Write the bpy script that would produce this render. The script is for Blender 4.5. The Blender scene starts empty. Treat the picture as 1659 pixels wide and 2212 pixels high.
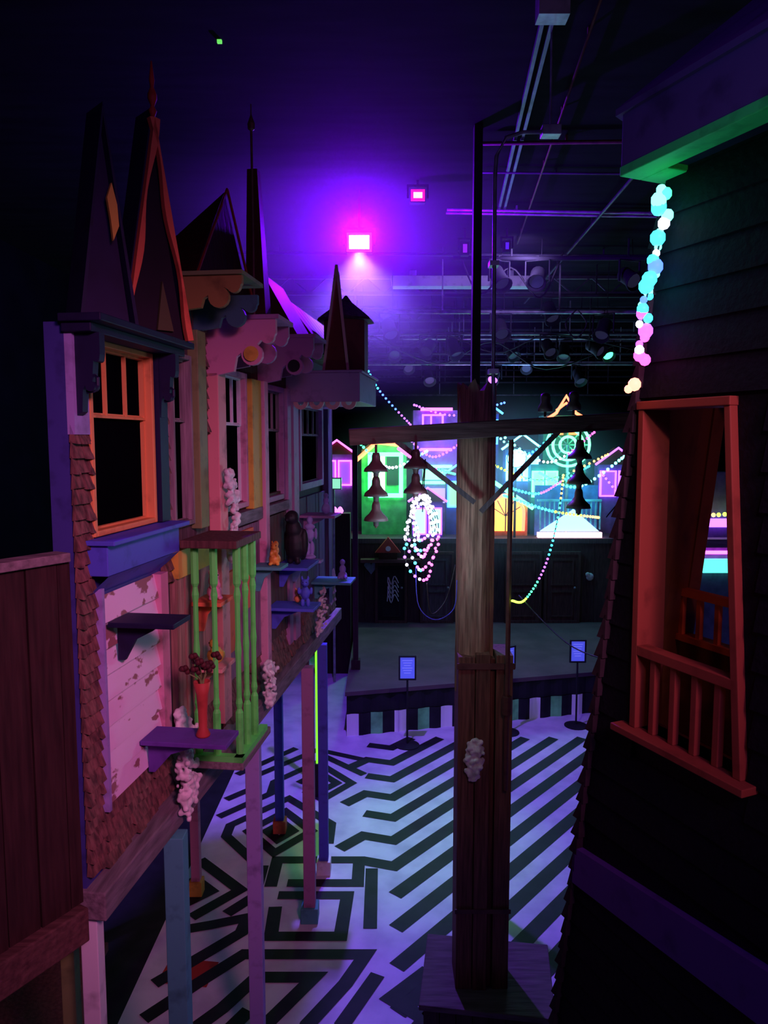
import bpy, math, random
from mathutils import Vector, Matrix
random.seed(7)
sc = bpy.context.scene
sc.view_settings.view_transform = 'Standard'
COL = sc.collection

# ------------------------------------------------------------ materials
MATS = {}
def pm(name, c1, c2=None, scale=6, rough=.7, bump=.25, st=(1,1,1), lo=.35, hi=.65, detail=6, metal=0, spec=.4):
    if name in MATS: return MATS[name]
    m = bpy.data.materials.new(name); m.use_nodes = True
    nt = m.node_tree; b = nt.nodes['Principled BSDF']
    if c2 is None: c2 = tuple(x*.55 for x in c1)
    tc = nt.nodes.new('ShaderNodeTexCoord'); mp = nt.nodes.new('ShaderNodeMapping')
    nz = nt.nodes.new('ShaderNodeTexNoise'); cr = nt.nodes.new('ShaderNodeValToRGB')
    nz.inputs['Scale'].default_value = scale; nz.inputs['Detail'].default_value = detail
    mp.inputs['Scale'].default_value = st
    nt.links.new(tc.outputs['Object'], mp.inputs[0]); nt.links.new(mp.outputs[0], nz.inputs['Vector'])
    nt.links.new(nz.outputs['Fac'], cr.inputs[0])
    cr.color_ramp.elements[0].position = lo; cr.color_ramp.elements[1].position = hi
    cr.color_ramp.elements[0].color = (*c2, 1); cr.color_ramp.elements[1].color = (*c1, 1)
    nt.links.new(cr.outputs[0], b.inputs['Base Color'])
    b.inputs['Roughness'].default_value = rough; b.inputs['Metallic'].default_value = metal
    b.inputs['Specular IOR Level'].default_value = spec
    if bump:
        bp = nt.nodes.new('ShaderNodeBump'); bp.inputs['Strength'].default_value = bump
        bp.inputs['Distance'].default_value = .01
        nt.links.new(nz.outputs['Fac'], bp.inputs['Height']); nt.links.new(bp.outputs[0], b.inputs['Normal'])
    MATS[name] = m; return m
def em(name, col, s):
    if name in MATS: return MATS[name]
    m = bpy.data.materials.new(name); m.use_nodes = True
    b = m.node_tree.nodes['Principled BSDF']
    b.inputs['Base Color'].default_value = (*[min(1,c*.5) for c in col], 1)
    b.inputs['Emission Color'].default_value = (*col, 1); b.inputs['Emission Strength'].default_value = s
    MATS[name] = m; return m
def wood(name, c, g=.45, st=(9,9,.8)): return pm(name, c, tuple(x*g for x in c), 5, .75, .5, st, .3, .7, spec=.25)
def paint(name, c, worn=None): return pm(name, c, worn or tuple(x*.6 for x in c), 9, .6, .15, (1,1,1), .28, .45, spec=.3)

BLACK = pm('black_paint', (.012,.012,.016), None, 4, .8, .1)
GLASS = pm('dark_glass', (.002,.002,.004), None, 2, .9, .0, spec=0)
BROWN = wood('brown_boards', (.13,.06,.05)); DKBR = wood('dark_brown_boards', (.045,.02,.018))
BROWNH = wood('brown_timber', (.15,.07,.06), .45, (.8,9,9))
GREYW = wood('grey_weathered_wood', (.33,.27,.28))
GREYH = wood('grey_weathered_timber', (.26,.21,.22), .45, (.8,7,7))
GREYV = wood('grey_beam_wood', (.26,.21,.23), .45, (7,.8,7))
POLEW = wood('pole_wood', (.48,.26,.17), .3, (14,14,.9)); ARMW = wood('crossarm_wood', (.18,.10,.09), .4, (.8,9,9))
SHING = pm('brown_shingle', (.24,.11,.09), (.07,.035,.03), 14, .85, .4, (3,3,1))
PEEL = pm('peeling_white_paint', (.80,.64,.80), (.30,.15,.15), 7, .7, .6, (1.5,1.0,1.8), .385, .42, 12)
ORANGE = paint('orange_paint', (.75,.33,.1)); NAVY = paint('navy_paint', (.05,.05,.26))
BLUE = paint('blue_paint', (.08,.1,.6)); MAUVE = paint('mauve_paint', (.38,.18,.33))
PINK = paint('pink_paint', (.62,.27,.38),(.32,.15,.19)); SALMON = paint('salmon_paint', (.7,.30,.28),(.35,.14,.13))
YELLOW = paint('yellow_paint', (.65,.42,.06)); OLIVE = paint('olive_paint', (.2,.24,.08))
GREEN = paint('green_paint', (.12,.8,.12),(.08,.55,.08)); RED = paint('red_paint', (.4,.03,.02)); DRED=paint('dark_red_paint',(.075,.006,.003))
MAROON = wood('maroon_boards', (.05,.004,.003)); TEAL = paint('teal_paint', (.08,.32,.34))
LILAC = paint('lilac_paint', (.35,.28,.6)); FOAM = pm('white_foam', (.85,.8,.78), None, 20, .9, .5)
CORAL = paint('coral_paint', (.75,.16,.07)); DKB = paint('dark_blue_paint', (.010,.010,.045))
TCOR = paint('tower_coral_paint', (.30,.07,.04)); TBR = paint('tower_brown', (.2,.07,.04))
METAL = pm('galvanized_metal', (.4,.4,.45), None, 10, .45, .1, metal=.6)
RUST = pm('rusty_metal', (.16,.06,.05), None, 12, .6, .2, metal=.3)
TOWER = wood('dark_siding', (.005,.006,.014),.5,(9,9,9)); CABLE = pm('black_cable', (.02,.02,.02), None, 3, .6, 0)
PURP = paint('purple_paint', (.12,.05,.32)); CERAM = pm('brown_ceramic', (.16,.10,.10), None, 5, .4, .05)
WHITEP = paint('white_paint', (.75,.72,.75)); DPIPE=pm('dark_pipe',(.06,.06,.08),None,6,.5,.1,metal=.4)
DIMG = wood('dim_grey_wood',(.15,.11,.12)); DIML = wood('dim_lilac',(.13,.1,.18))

# ------------------------------------------------------------ mesh builder
class MB:
    def __init__(s): s.v=[]; s.f=[]; s.m=[]; s.mi=0
    def add(s, vs, fs, M=None):
        n=len(s.v)
        s.v += [ (M@Vector(v)) if M is not None else Vector(v) for v in vs]
        s.f += [tuple(i+n for i in f) for f in fs]; s.m += [s.mi]*len(fs); return s
    def xf(s,M): s.v=[M@v for v in s.v]; return s
    def box(s,x0,x1,y0,y1,z0,z1,M=None):
        vs=[(x0,y0,z0),(x1,y0,z0),(x1,y1,z0),(x0,y1,z0),(x0,y0,z1),(x1,y0,z1),(x1,y1,z1),(x0,y1,z1)]
        return s.add(vs,[(0,3,2,1),(4,5,6,7),(0,1,5,4),(1,2,6,5),(2,3,7,6),(3,0,4,7)],M)
    def beam(s,p0,p1,w,h,up=(0,0,1)):
        p0=Vector(p0);p1=Vector(p1);d=(p1-p0);L=d.length;d.normalize()
        x=d.cross(Vector(up))
        if x.length<1e-4: x=d.cross(Vector((0,1,0)))
        x.normalize(); z=x.cross(d)
        M=Matrix((( x.x,d.x,z.x,p0.x),(x.y,d.y,z.y,p0.y),(x.z,d.z,z.z,p0.z),(0,0,0,1)))
        return s.box(-w/2,w/2,0,L,-h/2,h/2,M)
    def prism(s,poly,y0,y1,M=None):
        n=len(poly)
        a=sum(poly[i][0]*poly[(i+1)%n][1]-poly[(i+1)%n][0]*poly[i][1] for i in range(n))
        if a<0: poly=poly[::-1]
        vs=[(x,y0,z) for x,z in poly]+[(x,y1,z) for x,z in poly]
        fs=[tuple(range(n)),tuple(range(2*n-1,n-1,-1))]+[(i,i+n,(i+1)%n+n,(i+1)%n) for i in range(n)]
        return s.add(vs,fs,M)
    def lathe(s,prof,c=(0,0,0),seg=14,M=None):
        vs=[];fs=[];n=len(prof)
        for r,z in prof:
            for k in range(seg):
                a=2*math.pi*k/seg; vs.append((c[0]+r*math.cos(a),c[1]+r*math.sin(a),c[2]+z))
        for i in range(n-1):
            for k in range(seg):
                k2=(k+1)%seg; fs.append((i*seg+k,i*seg+k2,(i+1)*seg+k2,(i+1)*seg+k))
        fs.append(tuple(range(seg-1,-1,-1))); fs.append(tuple(range((n-1)*seg,n*seg)))
        return s.add(vs,fs,M)
    def tube(s,path,r,seg=6,closed=False):
        P=[Vector(p) for p in path]; n=len(P); vs=[];fs=[]
        for i,p in enumerate(P):
            if closed: d=P[(i+1)%n]-P[i-1]
            else: d=P[min(i+1,n-1)]-P[max(i-1,0)]
            d.normalize(); u=Vector((0,0,1)) if abs(d.z)<.9 else Vector((0,1,0))
            x=d.cross(u).normalized(); y=x.cross(d)
            rr=r[i] if isinstance(r,(list,tuple)) else r
            for k in range(seg):
                a=2*math.pi*k/seg; vs.append(p+x*math.cos(a)*rr+y*math.sin(a)*rr)
        for i in range(n if closed else n-1):
            j=(i+1)%n
            for k in range(seg):
                k2=(k+1)%seg; fs.append((i*seg+k,i*seg+k2,j*seg+k2,j*seg+k))
        if not closed: fs.append(tuple(range(seg-1,-1,-1))); fs.append(tuple(range((n-1)*seg,n*seg)))
        return s.add(vs,fs)
    def ball(s,c,r,seg=10,sc3=(1,1,1)):
        vs=[];fs=[];h=max(5,seg//2+1)
        vs.append((c[0],c[1],c[2]-r*sc3[2]))
        for i in range(1,h):
            t=math.pi*i/h
            for k in range(seg):
                a=2*math.pi*k/seg
                vs.append((c[0]+r*sc3[0]*math.sin(t)*math.cos(a),c[1]+r*sc3[1]*math.sin(t)*math.sin(a),c[2]-r*sc3[2]*math.cos(t)))
        vs.append((c[0],c[1],c[2]+r*sc3[2])); T=len(vs)-1
        for k in range(seg):
            k2=(k+1)%seg; fs.append((0,1+k2,1+k)); fs.append((T,1+(h-2)*seg+k,1+(h-2)*seg+k2))
            for i in range(h-2):
                a=1+i*seg; fs.append((a+k,a+k2,a+seg+k2,a+seg+k))
        return s.add(vs,fs)

def mkobj(name, mb, mats, M, org, smooth, bevel, remesh):
    vs=[(M@v) if M is not None else v for v in mb.v]
    me=bpy.data.meshes.new(name); me.from_pydata([tuple(v-org) for v in vs],[],mb.f)
    for m in (mats if isinstance(mats,list) else [mats]): me.materials.append(m)
    for p,i in zip(me.polygons,mb.m): p.material_index=i; p.use_smooth=smooth
    me.validate(); me.update()
    o=bpy.data.objects.new(name,me)
    if remesh:
        r=o.modifiers.new('r','REMESH'); r.mode='VOXEL'; r.voxel_size=remesh; r.use_smooth_shade=True
    if bevel:
        b=o.modifiers.new('b','BEVEL'); b.width=bevel; b.segments=2; b.limit_method='ANGLE'
    COL.objects.link(o); return o

class Thing:
    def __init__(s,name,label,cat,group=None,kind=None,M=None):
        s.n=name;s.l=label;s.c=cat;s.g=group;s.k=kind;s.M=M;s.p=[]
    def part(s,name,mb,mat,sub=None,label=None,smooth=False,bevel=0,remesh=0,stuff=False):
        s.p.append((name,mb,mat,sub,label,smooth,bevel,remesh,stuff)); return len(s.p)-1
    def done(s):
        M=s.M
        ws=[(M@v) if M is not None else v for p in s.p for v in p[1].v]
        xs=[v.x for v in ws];ys=[v.y for v in ws];zs=[v.z for v in ws]
        org=Vector(((min(xs)+max(xs))/2,(min(ys)+max(ys))/2,min(zs)))
        if len(s.p)==1:
            p=s.p[0]; o=mkobj(s.n,p[1],p[2],M,org,p[5],p[6],p[7]); o.location=org; root=o
        else:
            root=bpy.data.objects.new(s.n,None); root.empty_display_size=.1; COL.objects.link(root); root.location=org
            obs=[]
            for p in s.p:
                o=mkobj(p[0],p[1],p[2],M,org,p[5],p[6],p[7]); o.parent=root if p[3] is None else obs[p[3]]
                if p[4]: o['label']=p[4]
                if p[8]: o['kind']='stuff'
                obs.append(o)
        root['label']=s.l
        if s.k!='structure': root['category']=s.c
        if s.g: root['group']=s.g
        if s.k: root['kind']=s.k
        return root
def one(name,label,cat,mb,mat,group=None,kind=None,M=None,**k):
    t=Thing(name,label,cat,group,kind,M); t.part(name,mb,mat,**k); return t.done()

# ------------------------------------------------------------ room shell
CZ=6.8
fb=MB()
fb.add([(-5,-2,0),(9,-2,0),(9,24,0),(-5,24,0)],[(0,1,2,3)])
def stroke(pts,w,mi,z=.003):
    P=[Vector((p[0],p[1])) for p in pts]; n=len(P); L=[];R=[]
    for i in range(n):
        d1=(P[i]-P[i-1]).normalized() if i>0 else (P[1]-P[0]).normalized()
        d2=(P[i+1]-P[i]).normalized() if i<n-1 else d1
        t=(d1+d2); t=t.normalized() if t.length>.1 else d1
        nn=Vector((-t.y,t.x)); k=1/max(.45,nn.dot(Vector((-d1.y,d1.x))))
        L.append(P[i]+nn*w/2*k); R.append(P[i]-nn*w/2*k)
    for i in range(n-1):
        fb.mi=mi; fb.add([(R[i].x,R[i].y,z),(R[i+1].x,R[i+1].y,z),(L[i+1].x,L[i+1].y,z),(L[i].x,L[i].y,z)],[(0,1,2,3)])
fb.mi=1; fb.add([(-5,-2,.002),(-1.95,-2,.002),(-1.85,24,.002),(-5,24,.002)],[(0,1,2,3)])
d=(.65,.76)
for k in range(-9,14):
    y0=6.0+k*.47
    w=.15
    if y0>4.6 :
        L=(10.1-y0)/d[1]
        if L<.3: continue
        pts=[(.1+d[0]*L,y0+d[1]*L),(.1,y0)]
        if 6.6<y0<9.8: pts+=[(-.22,y0+.10)] + ([(-.46,y0-.16)] if k%2 else [])
        stroke(pts,w,1)
    else:
        s0=(4.7-y0)/d[1]; L=(10.1-y0)/d[1]
        stroke([(.1+d[0]*L,y0+d[1]*L),(.1+d[0]*s0,4.7)],w,1)
def ringd(cx,cy,rx,ry,w=.11):
    stroke([(cx-rx*.5,cy-ry*.5),(cx-rx,cy),(cx,cy+ry),(cx+rx,cy),(cx,cy-ry),(cx-rx*.5,cy-ry*.5)],w,1,.004)
for r_ in (.14,.34): ringd(-1.12,7.6,r_,r_*1.25)
stroke([(-1.30,7.02),(-1.68,7.5),(-1.68,7.72),(-1.12,8.33),(-.58,7.75),(-.58,7.35)],.11,1,.004)
ringd(-.72,8.72,.14,.17)
stroke([(-1.05,8.72),(-.72,9.12),(-.40,8.72),(-.72,8.30),(-.95,8.52)],.11,1,.004)
stroke([(-1.85,7.9),(-1.35,8.45),(-1.35,8.75),(-.75,9.45),(-.25,8.95)],.11,1,.004)
stroke([(-1.85,8.3),(-1.62,8.55),(-1.62,8.9),(-.9,9.7),(-.2,9.35)],.11,1,.004)
stroke([(-1.85,8.95),(-1.2,9.75)],.11,1,.004)
W=.12
for pts in [
  [(-.98,6.47),(-.34,6.47),(-.37,5.90),(-.96,5.90),(-.98,6.30)],
  [(-1.07,6.60),(-1.07,7.05),(-.25,7.05),(-.25,6.66),(-.92,6.66)],
  [(-1.85,7.05),(-1.35,6.55),(-1.7,6.15)],[(-1.85,6.75),(-1.62,6.53),(-1.85,6.3)],[(-1.20,6.95),(-1.20,6.45),(-1.4,6.2)],
  [(-1.85,5.95),(-1.5,6.05),(-1.2,6.15),(-1.22,5.95),(-1.45,5.7),(-1.78,5.35)],
  [(-1.75,5.0),(-1.45,5.35),(-1.15,5.68),(-.15,5.68),(-.3,5.35),(-.55,4.95),(-.6,4.6)],
  [(-1.45,4.8),(-1.2,5.1),(-1.0,5.42),(-.55,5.42),(-.85,4.95),(-.9,4.6)],
  [(-1.2,4.75),(-1.0,5.08)],[(-.05,5.45),(-.3,4.95),(-.3,4.6)],
  [(.35,5.5),(.05,5.2),(.3,5.0),(.1,4.7)],[(.5,5.25),(.35,5.05),(.6,4.7)],[(-.12,6.0),(-.12,6.9)],
]: stroke(pts,W,1,.004)
stroke([(-1.75,5.5),(-1.35,5.45)],.28,3,.0035)
FW=pm('white_floor_paint',(.70,.68,.76),(.50,.48,.58),3,.6,.05,lo=.3,hi=.6,spec=.2)
FB=pm('black_floor_paint',(.02,.02,.025),None,5,.6,.05,spec=.2)
FG=pm('green_floor_paint',(.3,.5,.25),(.18,.32,.16),5,.6,.05)
one('floor','white floor painted with black maze and diagonal stripes','floor',fb,[FW,FB,FG,RED],kind='structure')
CEIL=pm('dark_ceiling',(.010,.009,.012),(.005,.004,.006),1.2,.95,.3,(1,6,1),spec=.05)
one('ceiling','black painted ceiling','ceiling',MB().box(-5,9,-2,24,CZ,CZ+.1),CEIL,kind='structure')
WALLM=pm('dark_wall',(.003,.003,.005),None,2,.95,.1,spec=.05)
one('wall_left','dark wall','wall',MB().box(-5.1,-5,-2,24,0,CZ),WALLM,kind='structure')
one('wall_right','dark wall','wall',MB().box(9,9.1,-2,24,0,CZ),WALLM,kind='structure')
one('wall_back','dark wall','wall',MB().box(-5,9,24,24.1,0,CZ),WALLM,kind='structure')
one('wall_front','dark wall','wall',MB().box(-5,9,-2.1,-2,0,CZ),WALLM,kind='structure')

# ------------------------------------------------------------ facade frame
ang=math.atan2(.9917,.1289)
FM=Matrix.Translation((-1.564,0,0))@Matrix.Rotation(ang,4,'Z')   # x along, y into wall, z up
def fw(a,out,z): return FM@Vector((a,-out,z))
def frame(mb,x0,x1,z0,z1,w,y0,y1):
    mb.box(x0,x0+w,y0,y1,z0,z1); mb.box(x1-w,x1,y0,y1,z0,z1)
    mb.box(x0+w,x1-w,y0,y1,z1-w,z1); mb.box(x0+w,x1-w,y0,y1,z0,z0+w); return mb
def wall_holes(x0,x1,z0,z1,holes,y0,y1):
    mb=MB(); xs=x0
    for (a,b,c,d_) in sorted(holes):
        mb.box(xs,a,y0,y1,z0,z1); mb.box(a,b,y0,y1,z0,c); mb.box(a,b,y0,y1,d_,z1); xs=b
    mb.box(xs,x1,y0,y1,z0,z1); return mb
def window(t,x0,x1,z0,z1,cas,sash,w=.04,mun=2,label=None,mw=.007):
    i=t.part('window_frame',frame(MB(),x0,x1,z0,z1,w,-.03,.06),cas,label=label,bevel=.004)
    zm=z0+(z1-z0)*.62
    m=MB(); frame(m,x0+w,x1-w,zm-.01,z1-w,.011,.005,.03); frame(m,x0+w,x1-w,z0+w,zm+.01,.008,.012,.03)
    for k in range(mun):
        xx=x0+w+(x1-x0-2*w)*(k+1)/(mun+1); m.box(xx-mw,xx+mw,.008,.025,zm,z1-w-.01)
    t.part('window_sash',m,sash,sub=i)
    t.part('window_pane',MB().box(x0+w,x1-w,.03,.034,z0+w,z1-w),GLASS,sub=i)
def shingles(x0,x1,z0,z1,h=.06,w=.07,y=-.01):
    mb=MB(); z=z0;r=0
    while z<z1:
        x=x0-(w/2 if r%2 else 0)
        while x<x1:
            a=max(x,x0);b=min(x+w-.006,x1)
            if b-a>.012:
                j=random.uniform(-.008,.008)
                vs=[(a,y-.022+j,z+j),(b,y-.022+j,z+j),(b,y,z+h*1.15),(a,y,z+h*1.15),(a,y+.006,z),(b,y+.006,z)]
                mb.add(vs,[(0,1,2,3),(0,4,5,1),(0,3,4),(1,5,2),(4,3,2,5)])
            x+=w
        z+=h;r+=1
    return mb
def clap(mb,x0,x1,z0,z1,h=.075,y=-.005):
    z=z0
    while z<z1-.01:
        t=min(z+h,z1)
        mb.add([(x0,y-.028,z),(x1,y-.028,z),(x1,y-.004,t),(x0,y-.004,t),(x0,y+.004,z),(x1,y+.004,z)],[(0,1,2,3),(0,4,5,1),(0,3,4),(1,5,2)])
        z+=h
    return mb
def vplanks(mb,x0,x1,z0,z1,w=.1,y0=-.03,y1=.0):
    x=x0
    while x<x1-.01:
        b=min(x+w,x1); j=random.uniform(0,.008); mb.box(x,b-.006,y0-j,y1,z0,z1); x+=w
    return mb
def arc(cx,cz,r,a0,a1,n=8): return [(cx+r*math.cos(math.radians(a0+(a1-a0)*i/n)),cz+r*math.sin(math.radians(a0+(a1-a0)*i/n))) for i in range(n+1)]
def scroll_board(L,H):
    p=[(0,0),(L,0),(L,-H*.25)]
    p+=arc(L*.88,-H*.30,L*.10,0,-150,7)+arc(L*.66,-H*.62,L*.15,60,-190,10)+[(L*.44,-H*.66),(L*.40,-H*.92)]+[(L*.1,-H),(0,-H)]
    return p
def cross_board(mb,a,th,out,ztop,H):
    Mx=Matrix(((0,1,0,a),(-1,0,0,0),(0,0,1,ztop),(0,0,0,1)))
    mb.prism(scroll_board(out,H),0,th,Mx); return mb

# --- near brown plank panel
T2=Vector((.21,.36,0)).normalized(); PMx=Matrix(((T2.x,-T2.y,0,-1.20),(T2.y,T2.x,0,2.80),(0,0,1,0),(0,0,0,1)))
t=Thing('plank_wall_panel','dark brown vertical board panel with pale cap rail','wall panel',M=PMx)
t.part('board_panel',vplanks(MB(),-1.1,0,2.36,3.74,.13,0,.04),DKBR)
t.part('cap_rail',MB().box(-1.1,-.02,-.03,.06,3.74,3.775),GREYH,bevel=.004)
t.part('bottom_beam',MB().box(-1.1,-.02,-.05,.06,2.22,2.36),BROWNH,label='reddish brown bottom beam',bevel=.006); t.done()

# --- house 1
t=Thing('stilt_house','blue gabled house front with orange window and peeling siding','house facade',group='stilt house fronts',M=FM)
t.part('wall',wall_holes(2.84,3.70,2.40,4.64,[(2.97,3.53,3.82,4.59)],.0,.08),NAVY)
t.part('shingles',shingles(2.84,2.965,2.45,4.22),SHING); t.part('shingles',shingles(2.965,3.70,2.42,2.66),SHING); t.part('shingles',shingles(3.61,3.70,3.5,4.3),SHING)
t.part('siding',clap(MB(),2.98,3.52,2.68,3.56,.11),PEEL,label='peeling white clapboard siding')
t.part('trim_board',MB().box(2.84,2.95,-.03,0,4.22,4.60),LILAC); t.part('trim_board',MB().box(2.965,2.985,-.045,0,2.66,3.6),LILAC); t.part('trim_board',MB().box(3.52,3.60,-.045,-.0,2.66,3.56),PINK)
t.part('trim_board',MB().box(3.55,3.64,-.05,0,3.81,4.60),DKB)
window(t,2.96,3.54,3.81,4.60,ORANGE,ORANGE,.024,2,'orange painted window frame',.005)
Mz=MB(); Mz.prism([(2.92,3.66),(3.62,3.66),(3.62,3.79),(2.92,3.79)],-.10,0); Mz.add([(2.92,-.1,3.66),(3.62,-.1,3.66),(3.62,0,3.57),(2.92,0,3.57)],[(0,3,2,1)]); Mz.box(2.90,3.66,-.14,0,3.785,3.805)
t.part('window_sill',Mz,BLUE,label='deep blue window sill box',bevel=.004)
t.part('cornice',MB().box(2.80,3.70,-.17,.0,4.635,4.665).box(2.82,3.70,-.12,0,4.60,4.635),DKB,bevel=.004)
for a in (2.86,3.56):
    m=MB(); cross_board(m,a,.04,.13,4.60,.32)
    m.tube([(a+.02,-.07+.04*math.cos(k*.7),4.42+.04*math.sin(k*.7)*1) for k in range(8)],.008)
    t.part('scroll_bracket',m,DKB)
def wavy(x0,z0,x1,z1,w,ph):
    n=18;L=[];R=[]; dx=x1-x0;dz=z1-z0;l=math.hypot(dx,dz);nx,nz=-dz/l,dx/l
    for i in range(n+1):
        s=i/n; o=.010*math.sin(s*12+ph); L.append((x0+dx*s+nx*(o+w),z0+dz*s+nz*(o+w))); R.append((x0+dx*s,z0+dz*s))
    return L+R[::-1]
def roofslab(hw,z0,z1,y0,y1):
    m2=MB()
    for sgn in (-1,1): m2.add([(sgn*hw,y0,z0),(0,y0,z1+.05),(0,y1,z1+.05),(sgn*hw,y1,z0),(sgn*(hw-.015),y0,z0),(0,y0,z1),(0,y1,z1),(sgn*(hw-.015),y1,z0)],[(0,1,2,3),(4,7,6,5),(0,4,5,1),(3,2,6,7),(0,3,7,4)])
    return m2
ax,az,bz=3.50,5.62,4.665
G1=Matrix.Translation((ax,-.06,0))@Matrix.Rotation(math.radians(-38),4,'Z')
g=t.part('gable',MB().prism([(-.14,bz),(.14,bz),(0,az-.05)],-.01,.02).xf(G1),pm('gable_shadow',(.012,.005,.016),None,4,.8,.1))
t.part('bargeboard',MB().prism(wavy(-.165,bz,0,az,-.020,0),-.06,-.03).xf(G1),CORAL,sub=g,label='wavy coral bargeboard')
t.part('bargeboard',MB().prism(wavy(.165,bz,0,az,.020,1),-.06,-.03).xf(G1),CORAL,sub=g,label='wavy coral bargeboard')
t.part('gable_roof',roofslab(.17,bz,az,-.03,.12).xf(G1),DKB,sub=g)
t.part('finial',MB().lathe([(.008,0),(.018,.03),(.008,.05),(.02,.08),(.02,.1),(.008,.13),(.012,.16),(.003,.24)],(0,-.04,az)).xf(G1),RED,sub=g,smooth=True)
t.part('gable_ornament',MB().prism([(.0,4.70),(.08,4.70),(.03,4.92)],-.03,-.015).xf(G1),paint('dull_olive',(.08,.08,.03)),sub=g)
G2=Matrix.Translation((3.06,-.05,0))@Matrix.Rotation(math.radians(-38),4,'Z')
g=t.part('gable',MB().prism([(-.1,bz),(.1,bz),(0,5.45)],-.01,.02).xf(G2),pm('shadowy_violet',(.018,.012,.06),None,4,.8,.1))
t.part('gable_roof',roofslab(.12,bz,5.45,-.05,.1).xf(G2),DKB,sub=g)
t.part('gable_ornament',MB().prism([(.02,4.98),(.045,5.04),(.04,5.12),(.02,5.20),(.0,5.14),(.012,5.06)],-.06,-.045).xf(G2),YELLOW,sub=g,label='yellow carved gable ornament')
t.done()

# --- house 2
t=Thing('stilt_house','narrow house front with grey window and olive column','house facade',group='stilt house fronts',M=FM)
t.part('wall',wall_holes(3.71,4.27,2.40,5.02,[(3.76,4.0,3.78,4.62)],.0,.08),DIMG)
window(t,3.75,4.01,3.75,4.64,GREYW,GREYW,.025,0)
t.part('column',MB().box(4.02,4.14,-.06,0,3.72,4.78),OLIVE,label='olive green column',bevel=.005)
t.part('shingles',shingles(4.15,4.26,4.25,4.85),SHING); t.part('shingles',shingles(3.71,4.27,2.42,2.7),SHING)
t.part('siding',vplanks(MB(),3.72,4.26,2.7,3.5,.11),wood('tan_boards',(.45,.22,.18)),label='tan salmon vertical boards')
t.part('trim_board',MB().box(3.72,4.26,-.05,0,3.5,3.64),YELLOW,label='yellow trim board')
t.part('awning',MB().box(3.84,4.20,-.37,.0,5.02,5.04),OLIVE,label='olive topped scroll awning')
m=MB(); cross_board(m,3.86,.03,.36,5.02,.17); t.part('scroll_bracket',m,paint('dull_yellow',(.30,.19,.05)),label='yellow scroll-cut bracket board')
m=MB(); cross_board(m,4.12,.03,.36,4.97,.18); t.part('scroll_bracket',m,paint('dim_teal',(.05,.14,.17)))
t.done()

# --- house 3
t=Thing('stilt_house','pink and yellow house front with scroll-cut awnings','house facade',group='stilt house fronts',M=FM)
t.part('wall',wall_holes(4.28,6.02,2.40,5.05,[(4.45,4.93,3.80,4.60),(5.34,5.86,3.80,4.56)],.0,.08),BROWN)
t.part('column',MB().box(4.29,4.42,-.07,0,2.52,4.58),SALMON,label='salmon pink column',bevel=.005)
window(t,4.43,4.95,3.76,4.63,PINK,WHITEP,.035,2,'pink worn window frame')
t.part('column',MB().box(4.96,5.16,-.06,0,3.74,4.6),YELLOW,label='yellow column',bevel=.005)
t.part('column',MB().box(5.17,5.26,-.08,0,2.50,4.6),PINK,label='pink column',bevel=.005)
window(t,5.32,5.88,3.74,4.60,MAUVE,GREYW,.04,2,'mauve window frame')
t.part('column',MB().box(5.89,6.0,-.05,0,2.55,4.6),MAUVE,bevel=.005)
t.part('window_sill',MB().box(4.43,5.16,-.06,0,3.66,3.74),GREYV); t.part('window_sill',MB().box(5.27,5.88,-.06,0,3.66,3.73),GREYV)
t.part('siding',vplanks(MB(),4.43,5.16,2.7,3.64,.1),wood('faded_mauve_boards',(.35,.18,.28)),label='mauve boards')
t.part('trim_board',MB().box(4.45,4.62,-.055,-.03,2.9,3.4),CORAL); t.part('trim_board',MB().box(4.75,4.95,-.055,-.03,3.1,3.62),CORAL)
t.part('siding',vplanks(MB(),5.27,5.88,2.7,3.64,.09),BROWN)
t.part('shingles',shingles(4.43,6.0,2.42,2.7,.07,.09),SHING)
i=t.part('roof',MB().add([(4.28,.08,5.06),(5.1,-.02,5.06),(5.1,.5,5.06),(4.28,.5,5.06),(4.95,.10,5.78),(5.1,.25,5.65)],[(0,1,4),(1,2,5,4),(2,3,5),(3,0,4,5),(0,3,2,1)]),MAROON,label='dark maroon gabled roof')
t.part('bargeboard',MB().beam((4.28,.06,5.06),(4.95,.08,5.80),.012,.012),RED,sub=i); t.part('bargeboard',MB().beam((5.12,-.04,5.06),(4.95,.08,5.80),.012,.012),RED,sub=i)
i=t.part('roof',MB().add([(5.45,-.25,4.94),(6.0,-.25,4.94),(6.0,.0,5.38),(5.45,.0,5.38),(5.45,.03,4.94),(6.0,.03,4.94)],[(0,1,2,3),(0,3,4),(1,5,2),(3,2,5,4),(0,4,5,1)]),DRED,label='dark red board roof')
for a,zt,o,L in ((4.29,4.87,.41,.32),(5.28,4.90,.40,.35)):
    i=t.part('awning',MB().box(a-.01,a+L,-o-.02,.0,zt,zt+.025),MAUVE)
    m=MB(); cross_board(m,a,.035,o,zt,.31); j=t.part('scroll_bracket',m,PINK if a<5 else MAUVE,sub=i,label='pink scroll-cut bracket board')
    m=MB(); cross_board(m,a+L-.04,.03,o,zt,.25); t.part('scroll_bracket',m,MAUVE,sub=i)
    Mr=Matrix.Translation((a-.012,-o*.66,zt-.19))@Matrix.Rotation(math.pi/2,4,'Y')
    t.part('rosette',MB().lathe([(.042,0),(.042,.01),(.02,.014)],(0,0,-.005),14,Mr),YELLOW if a<5 else BLACK,sub=i)
t.done()
t=Thing('roof_spire','tall dark red tapering board spire','spire',M=FM)
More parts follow.
